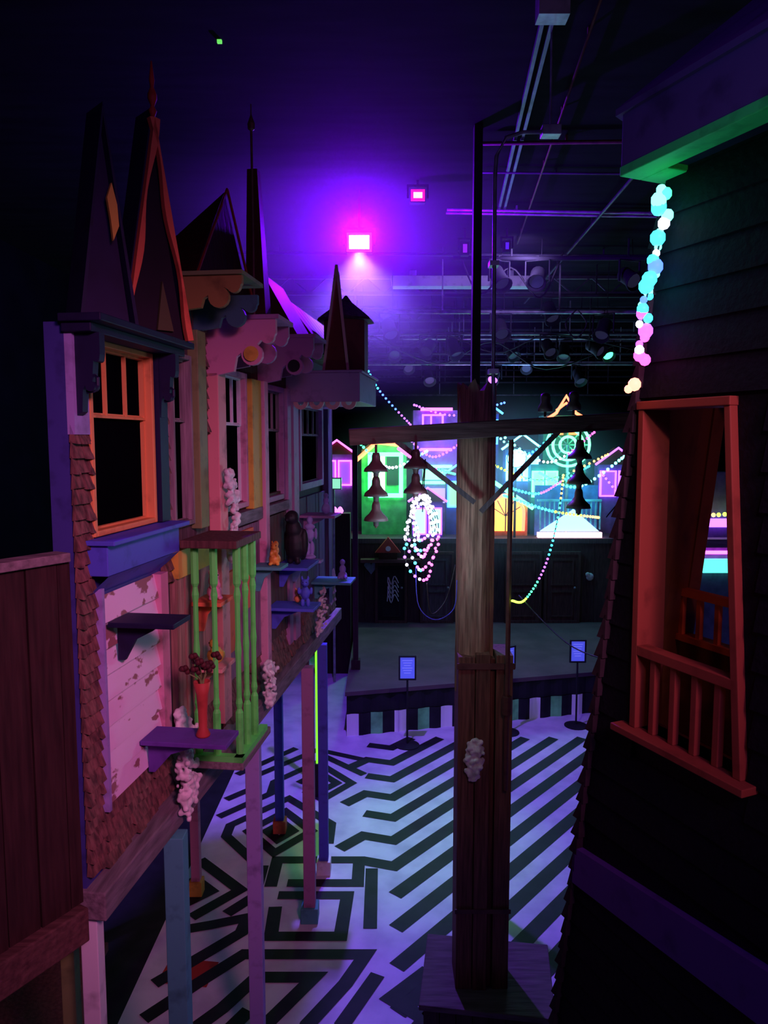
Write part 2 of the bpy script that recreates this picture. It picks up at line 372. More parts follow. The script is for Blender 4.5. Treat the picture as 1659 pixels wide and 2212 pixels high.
t.part('spire_board',MB().add([(5.16,-.10,5.05),(5.30,-.10,5.05),(5.30,.04,5.05),(5.16,.04,5.05),(5.18,-.05,6.0),(5.25,-.05,6.0),(5.25,.02,6.0),(5.18,.02,6.0)],[(0,3,2,1),(4,5,6,7),(0,1,5,4),(1,2,6,5),(2,3,7,6),(3,0,4,7)]),DRED); t.done()
one('roof_rod','thin red metal rod with small ball tip','rod',MB().lathe([(.008,0),(.007,1.10),(.02,1.11),(.022,1.14),(.004,1.19),(.003,1.25)],tuple(fw(4.58,.20,4.895)),8),RUST)

# --- house 4
t=Thing('stilt_house','mauve house front with red roof and projecting balcony box','house facade',group='stilt house fronts',M=FM)
t.part('wall',wall_holes(6.03,7.9,2.40,4.95,[(6.42,7.28,3.80,4.5)],.0,.08),DKBR)
window(t,6.38,7.32,3.76,4.54,MAUVE,GREYW,.06,3)
t.part('column',MB().box(6.04,6.2,-.06,0,2.55,4.5),MAUVE); t.part('column',MB().box(7.4,7.55,-.06,0,2.55,4.5),DIML)
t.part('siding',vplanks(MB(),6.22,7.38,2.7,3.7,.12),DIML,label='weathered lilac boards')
t.part('shingles',shingles(6.03,7.9,2.42,2.75,.08,.1),SHING)
i=t.part('balcony_box',MB().box(6.03,6.95,-.60,0,4.50,4.73).box(6.03,6.97,-.62,.0,4.73,4.75),MAUVE,label='mauve projecting balcony box',bevel=.006)
m=MB()
for k in range(4):
    o=.12+k*.13; Mx=Matrix(((0,1,0,6.03),(-1,0,0,-o),(0,0,1,4.50),(0,0,0,1)))
    m.prism(arc(0,0,.06,180,360,8)+arc(0,0,.028,360,180,6),0,.03,Mx)
t.part('scroll_trim',m,SALMON,sub=i)
m=MB()
for k in range(8):
    x=6.04+k*.2; m.add([(x,-.30,4.92),(x+.185,-.30,4.92),(x+.185,.0,5.32),(x,.0,5.32),(x,.03,5.32),(x+.185,.03,5.32),(x,.03,4.92),(x+.185,.03,4.92)],[(0,1,2,3),(3,2,5,4),(0,3,4,6),(1,7,5,2),(0,6,7,1)])
t.part('roof',m,DRED,label='dark red board mansard roof')
Mx=Matrix(((0,1,0,6.15),(-1,0,0,-.42),(0,0,1,0),(0,0,0,1)))
i=t.part('gable',MB().prism([(-.13,4.75),(.06,4.75),(-.02,5.55)],0,.1,Mx),paint('gable_red',(.16,.015,.01)))
t.part('bargeboard',MB().beam((6.13,-.29,4.75),(6.13,-.40,5.58),.02,.02),SALMON,sub=i); t.part('bargeboard',MB().beam((6.13,-.49,4.75),(6.13,-.40,5.58),.02,.02),SALMON,sub=i)
i=t.part('turret_wall',MB().lathe([(.2,4.76),(.2,5.2)],(6.55,-.40,0),6),paint('turret_red',(.18,.025,.03)))
t.part('turret_roof',MB().lathe([(.26,5.2),(.25,5.22),(.17,5.28),(.06,5.36),(.01,5.42)],(6.55,-.40,0),6),wood('turret_roof_shingle',(.10,.04,.05)),sub=i)
t.done()
one('floor_beam','weathered grey beam along the bottom of the house fronts','beam',MB().box(2.82,7.9,-.09,.10,2.28,2.40),GREYV,M=FM,bevel=.006)

# --- stilts
def stilt(x,y,w,mat,foot,label,top=2.28):
    t=Thing('stilt_post',label,'post',group='coloured stilt posts')
    t.part('post_shaft',MB().box(x-w/2,x+w/2,y-w/2,y+w/2,.0,top),mat,bevel=.004)
    t.part('post_foot',MB().box(x-w*.75,x+w*.75,y-w*.75,y+w*.75,0,.14),foot,bevel=.006); t.done()
stilt(-1.20,2.86,.07,WHITEP,WHITEP,'pale cream painted wooden post'); stilt(-1.36,3.0,.06,OLIVE,BROWN,'olive painted wooden post')
stilt(-1.02,3.45,.095,TEAL,TEAL,'teal painted wooden post'); stilt(-.83,4.52,.09,LILAC,MAUVE,'lilac painted wooden post at the balcony')
stilt(-.65,6.13,.10,MAUVE,TEAL,'mauve pink post with blue foot'); stilt(-.585,6.84,.09,BLUE,WHITEP,'blue post with pale foot')
stilt(-1.12,7.6,.09,BLUE,CORAL,'blue post with orange foot'); stilt(-1.74,6.5,.08,PINK,YELLOW,'pink post with yellow foot')
stilt(-.95,8.9,.05,BROWN,CORAL,'thin brown post with red foot',2.9)
t=Thing('neon_tube','glowing lime green vertical tube light','tube light')
t.part('tube',MB().lathe([(.014,.4),(.014,2.35)],(-.79,8.4,0),8),em('lime_neon',(.25,.9,.03),1.2)); t.part('tube_base',MB().box(-.83,-.75,8.36,8.44,0,.4),BLACK); t.done()
one('storage_crate','dark wooden crate under the stilt houses','crate',MB().box(-2.6,-1.95,4.1,4.8,.0,.7).box(-2.63,-1.92,4.07,4.83,.66,.72),BROWN)

# --- balcony with green balusters
t=Thing('balcony','small balcony with green turned balusters and wooden ledge','balcony',M=FM)
t.part('ledge',MB().box(3.70,4.12,-.36,-.065,3.66,3.70),BROWN,bevel=.005)
t.part('platform',MB().box(3.74,4.25,-.36,-.095,2.50,2.54),GREYV,label='painted platform',bevel=.006)
t.part('bottom_rail',MB().box(3.745,3.79,-.355,-.095,2.54,2.57).box(3.745,4.2,-.355,-.31,2.54,2.57),GREEN)
BP=[(.021,0),(.021,.22),(.012,.24),(.019,.27),(.014,.30),(.014,.5),(.018,.55),(.014,.6),(.014,.8),(.019,.84),(.012,.88),(.021,.9),(.021,1.09)]
for a,o in ((3.78,.11),(3.78,.21),(3.80,.325),(3.93,.325),(4.06,.325)):
    t.part('baluster',MB().lathe(BP,(a,-o,2.57),8),GREEN)
t.done()

# --- shelves
def shelf(a0,a1,out,z,mat,label,br=True,b0=.035):
    t=Thing('wall_shelf',label,'shelf',group='small shelves on the house fronts',M=FM)
    t.part('shelf_board',MB().box(a0,a1,-out,-b0,z-.022,z),mat,bevel=.003)
    if br:
        Mx=Matrix(((0,1,0,(a0+a1)/2-.01),(-1,0,0,0),(0,0,1,z-.022),(0,0,0,1)))
        t.part('shelf_bracket',MB().prism([(b0,0),(out*.7,0),(out*.6,-.03)]+[(out*.25+b0,-.07),(.03+b0,-.16),(b0,-.16)],0,.02,Mx),mat)
    t.done()
shelf(3.02,3.20,.32,3.45,DKB,'dark purple ledge above the peeling siding')
shelf(3.27,3.45,.44,2.84,PURP,'purple-grey ledge holding a flower vase')
shelf(3.9,4.12,.2,2.98,SALMON,'small shelf behind green balusters'); shelf(3.9,4.12,.2,3.34,CORAL,'red shelf behind green balusters')
shelf(4.95,5.14,.24,3.35,TEAL,'teal shelf with an orange animal figurine'); shelf(5.45,5.85,.3,3.26,BLUE,'blue shelf with dark sculpture')
shelf(5.3,5.55,.38,2.99,BLUE,'blue shelf with blue figurine'); shelf(6.7,7.0,.4,2.91,TEAL,'teal shelf with small objects')
shelf(5.92,6.02,.3,3.24,LILAC,'lilac shelf with pale statuette',b0=.055); shelf(6.3,6.6,.34,3.56,MAUVE,'mauve shelf near the end window')

p=fw(3.36,.30,2.84)
t=Thing('flower_vase','red ribbed vase with dark dried roses','vase')
t.part('vase',MB().lathe([(.03,0),(.034,.01),(.02,.04),(.022,.12),(.028,.2),(.04,.26),(.036,.26),(.02,.2)],tuple(p),12),paint('vase_red',(.4,.05,.04)),smooth=True)
st=MB();fl=MB()
for k in range(9):
    a=k*.7; q=p+Vector((.075*math.cos(a)*(1 if k%2 else .5),.075*math.sin(a)*(1 if k%2 else .5),.33+.03*math.sin(k*2)))
    st.tube([p+Vector((0,0,.2)),p+Vector((.01*math.cos(a),.01*math.sin(a),.27)),q],.003,5)
    for j in range(6):
        b=j*1.05; fl.ball((q.x+.013*math.cos(b),q.y+.013*math.sin(b),q.z+.004*j),.014,7)
t.part('stems',st,OLIVE); t.part('rose_heads',fl,pm('dark_rose',(.08,.008,.012),None,20,.7,.3),smooth=True,stuff=True); t.done()

def fig(name,label,pos,balls,mat,eye=None,vox=.006,rz=0):
    mb=MB(); R=Matrix.Rotation(rz,3,'Z')
    for (x,y,z,r,sx,sy,sz) in balls:
        q=R@Vector((x,y,z)); mb.ball(tuple(Vector(pos)+q),r,12,(sx,sy,sz))
    t=Thing(name,label,'figurine'); t.part('figure_body',mb,mat,remesh=vox)
    if eye:
        for x,y,z,r in eye: t.part('eye',MB().ball(tuple(Vector(pos)+R@Vector((x,y,z))),r,8),BLACK)
    t.done()
SQ=[(0,0,.04,.042,1,1.1,1),(0,-.012,.095,.028,1,1,1.1),(0,-.02,.13,.025,1,1.1,1),(0,-.043,.125,.011,1,1.2,1),(-.015,-.01,.155,.009,.7,.6,1.6),(.015,-.01,.155,.009,.7,.6,1.6),
    (-.025,-.035,.012,.014,1,1.6,.8),(.025,-.035,.012,.014,1,1.6,.8),(-.02,-.035,.08,.01,1,1,1.8),(.02,-.035,.08,.01,1,1,1.8),(0,.05,.05,.02,1,1,1.5),(0,.065,.09,.022,1,1,1.4),(0,.06,.135,.02,1,1,1.2)]
fig('squirrel_figurine','orange sitting squirrel figurine',tuple(fw(5.05,.17,3.35)),SQ,pm('orange_ceramic',(.9,.35,.05),None,9,.4,.1),[(-.014,-.04,.137,.004),(.014,-.04,.137,.004)])
fig('squirrel_figurine','pink sitting animal figurine',tuple(fw(4.0,.13,3.34)),SQ,PINK,[(-.014,-.04,.137,.004),(.014,-.04,.137,.004)],rz=.4)
DK=[(0,0,.045,.045,1,1.35,.95),(0,.055,.065,.018,1,1.3,.8),(0,-.035,.09,.022,1,1,1.2),(0,-.045,.125,.027,1,1,1),(0,-.075,.12,.01,1.3,1.8,.5),(-.038,.005,.05,.026,.4,1.2,.8),(.038,.005,.05,.026,.4,1.2,.8)]
fig('duck_figurine','yellow duck figurine on small wall shelf',tuple(fw(4.0,.13,2.98)),DK,YELLOW,[(-.02,-.062,.133,.004),(.02,-.062,.133,.004)])
fig('animal_figurine','bright blue standing animal figurine',tuple(fw(5.38,.30,2.99)),[(0,0,.1,.035,1,1,1.4),(0,-.01,.175,.03,1,1,1),(-.02,0,.03,.016,1,1,2),(.02,0,.03,.016,1,1,2),(-.045,-.01,.12,.012,1,1,2.4),(.045,-.01,.12,.012,1,1,2.4),(0,-.035,.17,.014,1,1.4,.8),(-.022,0,.21,.01,1,.7,1.8),(.022,0,.21,.01,1,.7,1.8),(0,.045,.07,.012,1,3,1)],BLUE,[(-.012,-.034,.186,.004),(.012,-.034,.186,.004)])
fig('animal_figurine','small orange cat figurine',tuple(fw(5.48,.22,2.99)),[(0,0,.035,.03,1,1.2,1),(0,-.02,.085,.024,1,1,1),(-.014,-.02,.11,.008,1,.6,1.5),(.014,-.02,.11,.008,1,.6,1.5),(.02,.03,.03,.012,1,2.2,.8)],ORANGE,[(-.009,-.042,.09,.003),(.009,-.042,.09,.003)])
fig('raven_sculpture','large dark hunched bird sculpture',tuple(fw(5.62,.17,3.26)),[(0,0,.15,.085,1,1,1.5),(0,-.02,.27,.065,1,1,1.2),(0,-.04,.36,.055,1,1.1,1),(0,-.10,.35,.02,1,2.2,.9),(-.075,.01,.17,.04,.8,1,2.7),(.075,.01,.17,.04,.8,1,2.7),(-.035,-.02,.03,.025,1,1.6,1.1),(.035,-.02,.03,.025,1,1.6,1.1),(0,.09,.08,.035,1,1.4,1.8)],pm('charcoal_ceramic',(.015,.01,.015),None,9,.6,.4),[(-.03,-.085,.375,.006),(.03,-.085,.375,.006)],.01,-.5)
fig('statuette','pale lilac standing human statuette',tuple(fw(5.97,.2,3.24)),[(0,0,.02,.05,1,1,.4),(-.018,0,.09,.02,1,1,3),(.018,0,.09,.02,1,1,3),(0,0,.2,.036,1,.7,1.5),(0,0,.265,.04,1.1,.6,.6),(0,0,.32,.028,.9,1,1.2),(-.05,-.01,.21,.012,1,1,4),(.05,-.01,.21,.012,1,1,4),(0,0,.29,.014,1,1,1.5)],LILAC)
fig('statuette','small pale seated statuette',tuple(fw(6.85,.3,2.91)),[(0,0,.04,.045,1,1,.9),(0,0,.1,.032,1,.8,1.3),(0,0,.165,.026,1,1,1.1),(-.03,-.04,.03,.018,1,2,1),(.03,-.04,.03,.018,1,2,1)],LILAC)
fig('bottle_figurine','small dark figurine on mauve shelf',tuple(fw(6.42,.24,3.56)),[(0,0,.05,.04,1,1,1.2),(0,0,.12,.025,1,1,1.3),(0,-.01,.165,.022,1,1,1)],LILAC)

def foam(label,pts,r,n,M=None,vox=.007):
    mb=MB()
    for k in range(n):
        s=random.random()*(len(pts)-1); i=int(s); f=s-i
        q=Vector(pts[i])*(1-f)+Vector(pts[i+1])*f
        wr=r*(.6+.8*math.sin(math.pi*min(.95,max(.05,s/(len(pts)-1)))))
        q+=Vector((random.uniform(-wr,wr),random.uniform(-wr*.4,wr*.4),random.uniform(-wr,wr)))
        mb.ball(tuple(q),random.uniform(.010,.019),7)
    one('foam_growth',label,'foam clump',mb,FOAM,group='white foam growths',M=M,remesh=vox)
foam('lumpy white foam growth at the base of peeling siding',[(3.56,-.10,2.85),(3.6,-.12,2.70),(3.58,-.13,2.55),(3.56,-.13,2.36)],.06,300,FM)
foam('lumpy white foam growth on pink column',[(4.30,-.115,4.02),(4.38,-.115,3.88),(4.42,-.115,3.7)],.04,130,FM)
foam('lumpy white foam growth on pink column',[(4.36,-.12,3.68),(4.32,-.12,3.5)],.035,70,FM)
foam('lumpy white foam growth on bottom beam',[(4.95,-.14,2.68),(5.0,-.15,2.54),(4.95,-.15,2.42)],.06,130,FM)
foam('lumpy white foam growth under the last house',[(6.9,-.11,2.85),(6.7,-.14,2.62),(6.5,-.14,2.5)],.06,130,FM,.01)
foam('pinkish foam growth stuck to the utility pole',[(.61,4.70,2.22),(.595,4.70,2.1),(.59,4.70,1.98)],.042,170)

# ------------------------------------------------------------ utility pole
t=Thing('pole_base_box','weathered wooden box around the pole foot','box',M=Matrix.Translation((.74,4.98,0))@Matrix.Rotation(-.14,4,'Z'))
m=MB(); vplanks(m,-.42,.42,0,.40,.11,-.42,-.39)
t.part('box_body',m.box(-.41,.41,-.39,.25,0,.40),DKBR); t.part('box_top',MB().box(-.45,.45,-.45,.28,.40,.44),wood('grey_lid',(.14,.10,.10),.5,(.8,7,7)),bevel=.006); t.done()
t=Thing('utility_pole','round weathered utility pole with crossarm and plank casing','utility pole')
m=MB(); N=28; vs=[];fs=[]; R_=random.Random(3); gr=[R_.uniform(-.008,.006) for _ in range(N)]
for k in range(15):
    z=2.5+k*(4.54-2.5)/14
    for j in range(N):
        a=2*math.pi*j/N; rr=.128+gr[j]+R_.uniform(-.002,.002); vs.append((.61+rr*math.cos(a),4.9+rr*math.sin(a),z+(R_.uniform(-.04,.06) if k==14 else 0)))
for k in range(14):
    for j in range(N): fs.append((k*N+j,k*N+(j+1)%N,(k+1)*N+(j+1)%N,(k+1)*N+j))
vs.append((.61,4.9,4.5)); fs+= [(14*N+j,14*N+(j+1)%N,15*N) for j in range(N)]
m.add(vs,fs)
t.part('pole_shaft',m,POLEW)
CW=wood('casing_wood',(.24,.10,.065),.35,(12,12,.7))
m=MB(); m.box(.49,.60,4.74,5.0,.44,2.78); m.box(.605,.70,4.73,5.0,.44,2.80); m.box(.705,.735,4.77,5.0,.44,2.76); m.box(.74,.85,4.74,5.02,.44,2.79)
t.part('plank_casing',m,CW,bevel=.005)
t.part('metal_band',MB().box(.48,.86,4.725,4.735,2.70,2.74),RUST); t.part('metal_band',MB().box(.48,.86,4.725,4.735,1.0,1.03),RUST)
t.part('crossarm',MB().beam((-.22,4.72,4.215),(1.56,4.72,4.32),.09,.105),ARMW,bevel=.006)
t.part('crossarm_brace',MB().beam((.08,4.69,4.19),(.58,4.72,3.80),.015,.032),DIMG)
t.part('crossarm_brace',MB().beam((1.1,4.69,4.25),(.62,4.72,3.74),.015,.032),DIMG)
t.done()
one('pole_pipe','dark rusty pipe running down the pole','pipe',MB().tube([(.80,4.67,4.2),(.80,4.67,3.0),(.80,4.67,2.5),(.80,4.68,1.9)],.016,8).lathe([(.032,0),(.032,.12)],(.8,4.67,2.42),8),RUST)
t=Thing('conduit','galvanized conduit rising from the pole to the ceiling box','conduit')
t.part('conduit_pipe',MB().tube([(.70,4.75,4.35),(.70,4.8,4.6),(.70,4.85,5.85),(.71,4.86,5.98),(.77,4.88,6.10),(.88,4.9,6.14),(1.0,4.92,6.15)],.013,8),METAL,smooth=True)
t.part('clamp',MB().box(.67,.73,4.77,4.86,4.62,4.65),METAL); t.part('clamp',MB().box(.67,.73,4.81,4.9,5.3,5.33),METAL); t.done()
one('steel_column','slim dark steel column reaching the ceiling','column',MB().box(.75,.82,6.4,6.5,0,CZ),pm('dark_steel',(.02,.01,.02),None,5,.7,.1,spec=.2))
def insulator_string(x,y,z0,n,label,mat=None):
    t=Thing('insulator_string',label,'insulator',group='bell insulators on the crossarm')
    for k in range(n):
        z=z0-.05-.155*k
        t.part('insulator_bell',MB().lathe([(.02,0),(.026,-.02),(.028,-.05),(.045,-.075),(.072,-.10),(.078,-.12),(.065,-.118),(.04,-.11),(.018,-.13),(.016,-.155)],(x,y,z),14),mat or CERAM,smooth=True)
    t.part('hanger_rod',MB().lathe([(.008,-.155*n-.06),(.008,.0)],(x,y,z0),6),RUST); t.done()
insulator_string(-.05,4.66,4.17,3,'three brown ceramic bells hanging from the crossarm'); insulator_string(.20,4.66,4.19,2,'two dark ceramic bells hanging from the crossarm')
insulator_string(1.23,4.66,4.25,3,'three brown ceramic bells at the crossarm end')
def pin(x,z):
    t=Thing('pin_insulator','brown pin insulator standing on the crossarm','insulator',group='pin insulators')
    t.part('insulator_cap',MB().lathe([(.045,.03),(.047,.06),(.03,.09),(.033,.12),(.028,.14),(.012,.15)],(x,4.72,z),12),CERAM,smooth=True)
    t.part('pin',MB().lathe([(.008,0),(.008,.05)],(x,4.72,z),6),RUST); t.done()
pin(1.02,4.345); pin(1.20,4.355)

# ------------------------------------------------------------ dark tower
TM=Matrix(((.395,.919,0,.732),(-.919,.395,0,2.89),(0,0,1,0),(0,0,0,1)))
def edge(z): return .143*(z-1.75)
t=Thing('leaning_tower','dark sided leaning tower with coral window frame','tower',M=TM)
XR=1.7; ZT=4.32
m=MB()
m.prism([(edge(0),0),(XR,0),(XR,3.20),(edge(3.20),3.20)],0,.07)
m.prism([(edge(3.20),3.20),(.41,3.20),(.41,ZT),(edge(ZT),ZT)],0,.07)
m.prism([(.86,3.20),(XR,3.20),(XR,ZT),(.76,ZT)],0,.07)
m.prism([(edge(ZT),ZT),(XR,ZT),(XR,5.05),(edge(5.05),5.05)],0,.07)
t.part('wall',m,TOWER)
m=MB()
z=.2
while z<5.0:
    for (a,b) in ([(edge(z),XR)] if (z+.1<3.17 or z>ZT) else [(edge(z),.39),(.88,XR)]):
        if 2.44<z<2.62: continue
        m.add([(a-.012,-.014,z),(b,-.014,z),(b,-.003,z+.12),(a-.0,-.003,z+.12),(a-.012,.0,z),(b,.0,z)],[(0,1,2,3),(0,4,5,1),(0,3,4),(1,5,2)])
    z+=.115
t.part('lap_siding',m,TOWER)
m=MB(); z=1.0
while z<4.9:
    e=edge(z); j=random.uniform(-.012,.01); m.add([(e-.03+j,-.03,z),(e+.01,-.03,z),(e+.01,.05,z),(e-.03+j,.05,z),(e+.005,-.03,z+.09),(e+.012,-.03,z+.09),(e+.012,.05,z+.09),(e+.005,.05,z+.09)],[(0,3,2,1),(4,5,6,7),(0,1,5,4),(1,2,6,5),(2,3,7,6),(3,0,4,7)]); z+=.075
t.part('corner_shingles',m,pm('dark_shingle',(.04,.025,.035),None,14,.8,.3))
t.part('trim_band',MB().prism([(edge(2.47)-.01,2.45),(XR,2.56),(XR,2.76),(edge(2.6)-.01,2.6)],-.03,0),PURP,label='purple trim band')
m=MB(); m.prism([(.395,3.20),(.425,3.20),(.415,ZT),(.39,ZT)],-.03,.09); m.prism([(.835,3.20),(.865,3.20),(.765,ZT),(.742,ZT)],-.03,.09); m.prism([(.385,ZT-.02),(.77,ZT-.02),(.77,ZT+.008),(.385,ZT+.008)],-.035,.09)
i=t.part('window_frame',m,TCOR,label='coral red window frame',bevel=.003)
t.part('window_sill',MB().prism([(.345,3.175),(.905,3.175),(.905,3.20),(.345,3.20)],-.07,.09),TCOR,sub=i,bevel=.003)
t.part('top_rail',MB().prism([(.42,3.46),(.83,3.46),(.83,3.495),(.42,3.495)],-.03,.02),TCOR,sub=i,bevel=.003)
for k in range(4): t.part('baluster',MB().box(.475+k*.09,.50+k*.09,-.02,.005,3.20,3.46),TCOR,sub=i,bevel=.003)
m=MB(); y0,y1=.5,.56
bwx=lambda z:.225-(4.34-z)*.127
m.prism([(edge(0)-.1,0),(XR,0),(XR,3.38),(bwx(3.38)-.0,3.38),(edge(3.3)-.16,3.38)],y0,y1)
m.prism([(edge(3.38)-.2,3.38),(bwx(3.38),3.38),(bwx(4.34),4.34),(edge(4.34)-.2,4.34)],y0,y1)
m.prism([(edge(4.34)-.2,4.34),(XR,4.34),(XR,5.05),(edge(5)-.2,5.05)],y0,y1)
m.prism([(.75,3.38),(XR,3.38),(XR,4.34),(.75,4.34)],y0,y1)
t.part('rear_wall',m,TBR,label='brown inner rear wall')
m=MB()
m.add([(edge(0),.07,0),(edge(5.05),.07,5.05),(edge(5.05)-.2,.5,5.05),(edge(0)-.1,.5,0),(edge(0)+.03,.07,0),(edge(5.05)+.03,.07,5.05),(edge(5.05)-.17,.5,5.05),(edge(0)-.07,.5,0)],[(0,1,2,3),(4,7,6,5)])
t.part('side_wall',m,TBR)
m=MB(); m.box(.06,.8,.46,.50,3.57,3.60); m.box(.06,.8,.46,.52,3.385,3.41)
for k in range(7): m.box(.11+k*.09,.13+k*.09,.47,.49,3.41,3.57)
t.part('rear_railing',m,CORAL)
GS=paint('green_soffit',(.06,.8,.25))
t.part('eave_fascia',MB().box(.42,XR,-.16,-.13,5.06,5.24),PURP,label='purple fascia',bevel=.004)
t.part('eave_soffit',MB().box(.42,XR,-.165,-.08,5.03,5.06),GS,label='green soffit board',bevel=.004)
t.part('eave_soffit',MB().box(.42,.54,-.08,.1,5.03,5.055),GS,label='green soffit end block',bevel=.004)
t.part('eave_lining',MB().box(.54,XR,-.08,.1,5.05,5.06),DKB)
m=MB(); m.add([(.40,-.17,5.24),(XR,-.17,5.24),(XR,.5,5.8),(.6,.5,5.8),(.40,-.17,5.22),(XR,-.17,5.22),(XR,.5,5.06),(.3,.5,5.06)],[(0,1,2,3),(4,7,6,5),(0,3,7,4),(3,2,6,7),(0,4,5,1)])
t.part('tower_roof',m,PURP)
t.done()

# ------------------------------------------------------------ string lights
PAL={'cyan':(.04,.75,1),'green':(.05,1,.3),'violet':(.4,.08,1),'pink':(1,.08,.6),'blue':(.06,.15,1),'warm':(1,.5,.1),'lime':(.45,1,.05),'white':(.8,.75,1),'aqua':(.15,1,.75),'coral':(1,.3,.2)}
BM={}
def bulbmesh(c,r,s):
    k=(c,round(r,4))
    if k not in BM:
        mb=MB().ball((0,0,0),r,8); me=bpy.data.meshes.new('bulb'); me.from_pydata([tuple(v) for v in mb.v],[],mb.f)
        me.materials.append(em('bulb_glow_%s_%d'%(c,s*10),PAL[c],s)); [setattr(p,'use_smooth',True) for p in me.polygons]; BM[k]=me
    return BM[k]
def catmull(pts,n):
    P=[Vector(p) for p in pts]; out=[]
    L=len(P)-1
    for k in range(n+1):
        s=k/n*L; i=min(int(s),L-1); f=s-i
        p0=P[max(i-1,0)];p1=P[i];p2=P[i+1];p3=P[min(i+2,L)]
        out.append(.5*((2*p1)+(-p0+p2)*f+(2*p0-5*p1+4*p2-p3)*f*f+(-p0+3*p1-3*p2+p3)*f**3))
    return out
def string(label,pts,n,cols,r,s=6,cab=.003,group='coloured string lights',jit=0):
    path=catmull(pts,max(n,12)); mb=MB().tube(path,cab,5)
    root=mkobj('string_light',mb,CABLE,None,path[0],True,0,0); root.location=path[0]
    root['label']=label; root['category']='string lights'; root['group']=group
    bp=catmull(pts,n)
    for k,q in enumerate(bp):
        c=cols[(k*len(cols)//(n+1)) if len(cols)<9 else k%len(cols)]
        rr=r if not jit else random.choice([.7,.9,1.1,1.4])*r
        o=bpy.data.objects.new('bulb',bulbmesh(c,rr,s)); COL.objects.link(o)
        o.parent=root; o.location=q-path[0]+Vector((random.uniform(-jit,jit),random.uniform(-jit,jit),-r*.6))
    return root
string('large glowing cyan and green globe bulbs on tower corner',[(.865,2.38,4.98),(.87,2.40,4.84),(.85,2.42,4.70),(.835,2.43,4.60),(.84,2.44,4.47)],28,['aqua','green','aqua','cyan','aqua','white','aqua','cyan','aqua','white','cyan','blue','aqua','cyan','cyan','aqua','cyan','blue','aqua','cyan','violet','cyan','white','violet','pink','violet','white','pink','pink'],.018,3.5,jit=.015)
string('coral globe bulbs low on tower corner',[(.815,2.45,4.39),(.805,2.46,4.375)],1,['coral','coral'],.016,3,jit=.006)
string('violet dotted light string dropping from the houses',[(-.22,7.0,5.02),(-.06,7.2,4.70),(.27,7.6,4.36)],24,['violet','cyan','blue','violet'],.0115,5)
string('pink and green light string above the stage',[(.15,7.5,4.12),(.5,9.0,3.9),(1.1,11.5,3.68)],26,['pink','violet','green'],.018,6)
string('multicolour light string from crossarm insulators',[(1.14,4.7,3.98),(1.10,4.66,3.7),(1.02,4.64,3.4),(.9,4.64,3.19),(.82,4.65,3.18)],42,['warm','green','cyan','violet','green','lime','lime'],.008,5)
string('cyan light string across the stage',[(1.6,9.5,3.6),(2.2,10.5,3.45),(2.9,12,3.55),(3.6,13,3.75)],30,['cyan','violet','cyan'],.020,6)
string('green light string sloping down to the tower',[(1.5,9.2,3.52),(2.4,10.5,3.2),(3.5,12.0,2.95)],30,['green','cyan','lime','warm'],.022,6)
string('lime light string crossing above the arched house',[(1.4,9.8,3.9),(2.2,10.2,3.65),(3.2,10.6,4.0)],28,['lime','green','warm'],.018,5)
string('warm yellow string lights beyond the tower window',[(5.4,13.4,2.95),(6.0,13.4,2.86),(6.8,13.4,2.95)],16,['warm','lime'],.040,5)
string('violet light string draped over the playhouses',[(.4,13.6,4.3),(.9,13.7,3.9),(1.5,13.8,4.2)],20,['violet','pink'],.024,5)
string('aqua light string draped over the playhouses',[(2.0,13.6,4.35),(2.6,13.6,3.95),(3.2,13.7,4.4)],20,['aqua','cyan'],.024,5)
string('green light string draped below the ring sign',[(2.9,13.8,3.6),(3.6,13.7,3.35),(4.5,13.9,3.9)],24,['green','aqua'],.030,6)
string('violet light string near the tower',[(4.0,13.6,3.6),(4.5,13.5,3.1),(4.9,13.6,3.6)],18,['violet','cyan'],.024,5)
string('magenta light string high above the deck',[(.6,14.8,4.9),(1.4,14.9,4.7),(2.4,14.9,4.95)],20,['violet','blue'],.024,5)
string('white and green light string over the green playhouse',[(-.5,13.9,4.2),(.1,13.8,3.7),(.8,13.9,4.0)],22,['green','white','aqua'],.028,6)
string('white light string swagged from pole to tower side',[(1.15,8.0,4.35),(1.9,8.6,3.95),(2.6,9.2,4.3)],26,['aqua','white','pink'],.016,5)
cl=Thing('string_light_coil','bright coiled bundle of white and pink string lights','string lights',group='coloured string lights')
cm=MB(); bulbs=[]
for L,(rx,rz,cz) in enumerate([(.10,.26,3.58),(.075,.19,3.66),(.09,.21,3.60),(.05,.14,3.72),(.065,.17,3.69)]):
    P=[Vector((.235+rx*math.cos(a)+.015*math.sin(3*a+L),4.60-.02*L,cz+rz*math.sin(a))) for a in [2*math.pi*k/28 for k in range(28)]]
    cm.tube(P,.003,5,True); bulbs+=[(q,L,k) for k,q in enumerate(P)]
cl.part('cable',cm,CABLE)
cl.part('hanging_loop',MB().tube(catmull([(.235,4.60,3.86),(.26,4.66,4.08),(.24,4.60,3.75)],6),.004,5),CABLE)
r=cl.done()
for q,L,k in bulbs:
    c='white' if q.z>3.60 else ('pink' if q.x>.24 else ['cyan','violet','white'][k%3])
    o=bpy.data.objects.new('bulb',bulbmesh(c,.010,6)); COL.objects.link(o); o.parent=r; o.location=q-r.location+Vector((0,-.008,0))
def cable(label,pts,rad=.004,mat=CABLE,name='hanging_cable'):
    one(name,label,'cable',MB().tube(catmull(pts,24),rad,5),mat,group='hanging cables',smooth=True)
cable('loose blue cable hanging below the light coil',[(.2,4.60,3.4),(.22,4.62,3.15),(.33,4.66,3.05),(.45,4.68,3.12),(.47,4.70,3.3)],.003,BLUE)
cable('loose black cable hanging below the light coil',[(.27,4.60,3.3),(.3,4.62,3.1),(.4,4.68,3.18),(.46,4.70,3.4)])
